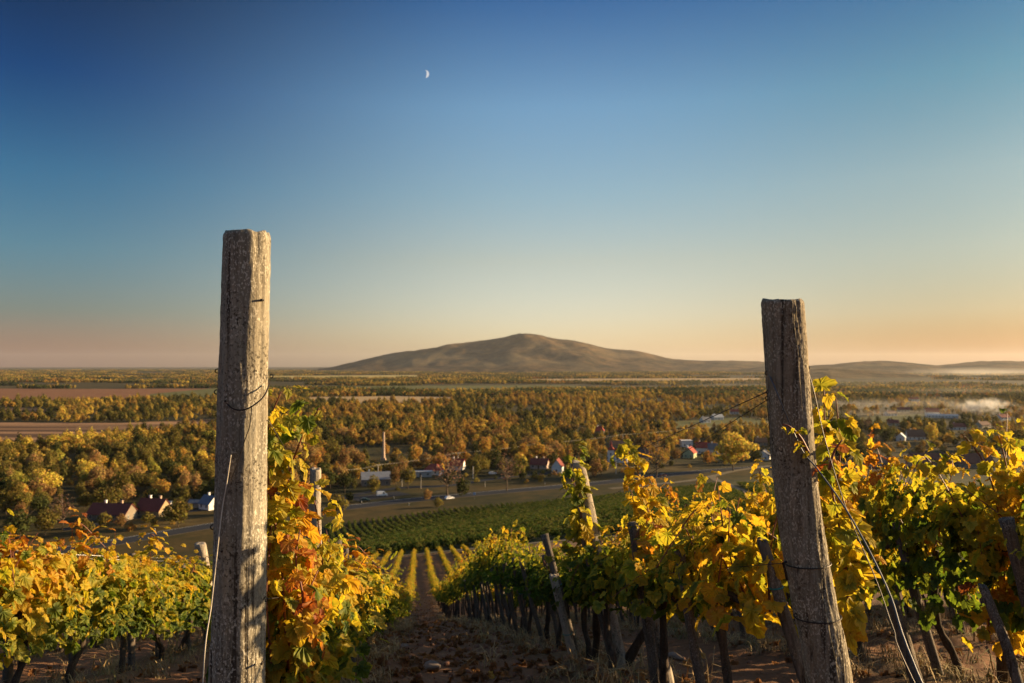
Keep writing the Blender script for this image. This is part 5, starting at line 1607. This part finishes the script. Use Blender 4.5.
# ------------------------------------------------------------------ smoke, mist, moon
def cloud_box(name, cen, dim, dens_, col, label, nscale, seed, lo=.42, hi=.62, flat=1.0, rz=0):
    b = MB(); b.box(-.5, .5, -.5, .5, -.5, .5)
    t = NT(name + '_air'); v = t.objc()
    n = t.noise(t.mapv(v, (dim[0] / dim[2] * flat, dim[1] / dim[2], 1), (0, 0, 0), (seed, seed, seed)), nscale, 5, .6, .3)
    ln = t.n('ShaderNodeVectorMath', operation='LENGTH'); t.l(v, ln.inputs[0])
    fall = t.math('SUBTRACT', 1.0, t.math('MULTIPLY', ln.outputs['Value'], 2.0), clamp=True)
    dn = t.math('MULTIPLY', t.ramp(t.math('ADD', n, t.math('MULTIPLY', t.math('SUBTRACT', fall, .5), .25)), [(lo, 0.0), (hi, 1.0)]), t.math('MULTIPLY', fall, dens_))
    vo = t.n('ShaderNodeVolumePrincipled'); vo.inputs['Color'].default_value = (*col, 1); vo.inputs['Anisotropy'].default_value = .3
    t.l(dn, vo.inputs['Density']); t.l(vo.outputs[0], t.out.inputs['Volume'])
    o = b.build(name, t.m); o.location = cen; o.scale = dim; o.rotation_euler = (0, 0, rz)
    tag(o, label, None, None, 'stuff')
D_ = PG(975, 418).y
cloud_box('smoke', P(983, 406, D_), (105, 40, 24), .16, (.9, .88, .86), 'white smoke drifting over the right hand village', 2.6, 3.0, .47, .66)
D_ = PG(955, 412).y
cloud_box('smoke', P(945, 403, D_), (190, 60, 26), .006, (.9, .86, .8), 'thin trailing smoke left of the white smoke', 1.2, 8.0, .38, .62)
D_ = PG(860, 409).y
cloud_box('mist', P(868, 404, D_), (260, 120, 20), .004, (.95, .9, .84), 'low sunlit mist bank behind the leaning post', .9, 12.0, .36, .60, .5)
cloud_box('mist', P(985, 372, 4000), (1000, 500, 60), .002, (.95, .9, .84), 'long thin mist layer below the right horizon hills', .9, 15.0, .36, .58, .4)

for px_, py_, dz_, dm_, sd_, lab_ in [(905, 413, 1.0, (330, 90, 14), 21.0, 'thin veil of mist along the right hand village'), (960, 391, 1.0, (700, 200, 24), 24.0, 'pale mist layer over the far halls at the right'), (800, 384, 1.0, (1500, 300, 30), 27.0, 'faint broad mist layer below the nearer hillside')]:
    D_ = PG(px_, py_ + 5).y
    cloud_box('mist', P(px_, py_, D_), dm_, .9 / dm_[0], (.95, .9, .84), lab_, .8, sd_, .34, .62, .35)
rm = 3.8 / F * MOON_Y
c = P(425.3, 74, MOON_Y)
V, Fs = [], []
nu, nv = 18, 24
for i in range(nv + 1):
    th = math.pi * i / nv
    for j in range(nu + 1):
        ph = -math.pi / 2 + math.pi * j / nu                      # facing half towards +x
        V.append((rm * math.sin(th) * math.cos(ph) , rm * math.sin(th) * math.sin(ph), rm * math.cos(th)))
# keep only the sunlit lune of the globe
V = []
for i in range(nv + 1):
    th = math.pi * i / nv
    for j in range(nu + 1):
        ph = math.radians(-64 + 112 * j / nu)
        V.append((rm * math.sin(th) * math.cos(ph), rm * math.sin(th) * math.sin(ph), rm * math.cos(th)))
w1 = nu + 1
Fs = [(i * w1 + j, (i + 1) * w1 + j, (i + 1) * w1 + j + 1, i * w1 + j + 1) for i in range(nv) for j in range(nu)]
Fs += [(i * w1, i * w1 + nu, (i + 1) * w1 + nu, (i + 1) * w1) for i in range(nv)]
t = NT('moon_emission'); e = t.n('ShaderNodeEmission')  # sunlight on the moon is put in as emission
t.l(t.ramp(t.noise(t.objc(), .02, 4, .6), [(.3, (.62, .62, .66)), (.7, (.80, .79, .80))]), e.inputs[0]); e.inputs[1].default_value = MOON_E
t.l(e.outputs[0], t.out.inputs[0])
o = obj('moon', mesh('moon', V, Fs, t.m, None, True), None, c); o.rotation_euler = (0, R(-3), 0)
tag(o, 'small white crescent moon high in the blue sky', 'moon')

haze_box(-26000, 26000, -26000, 26000, -1.0 - 0.5, 420, HAZE)
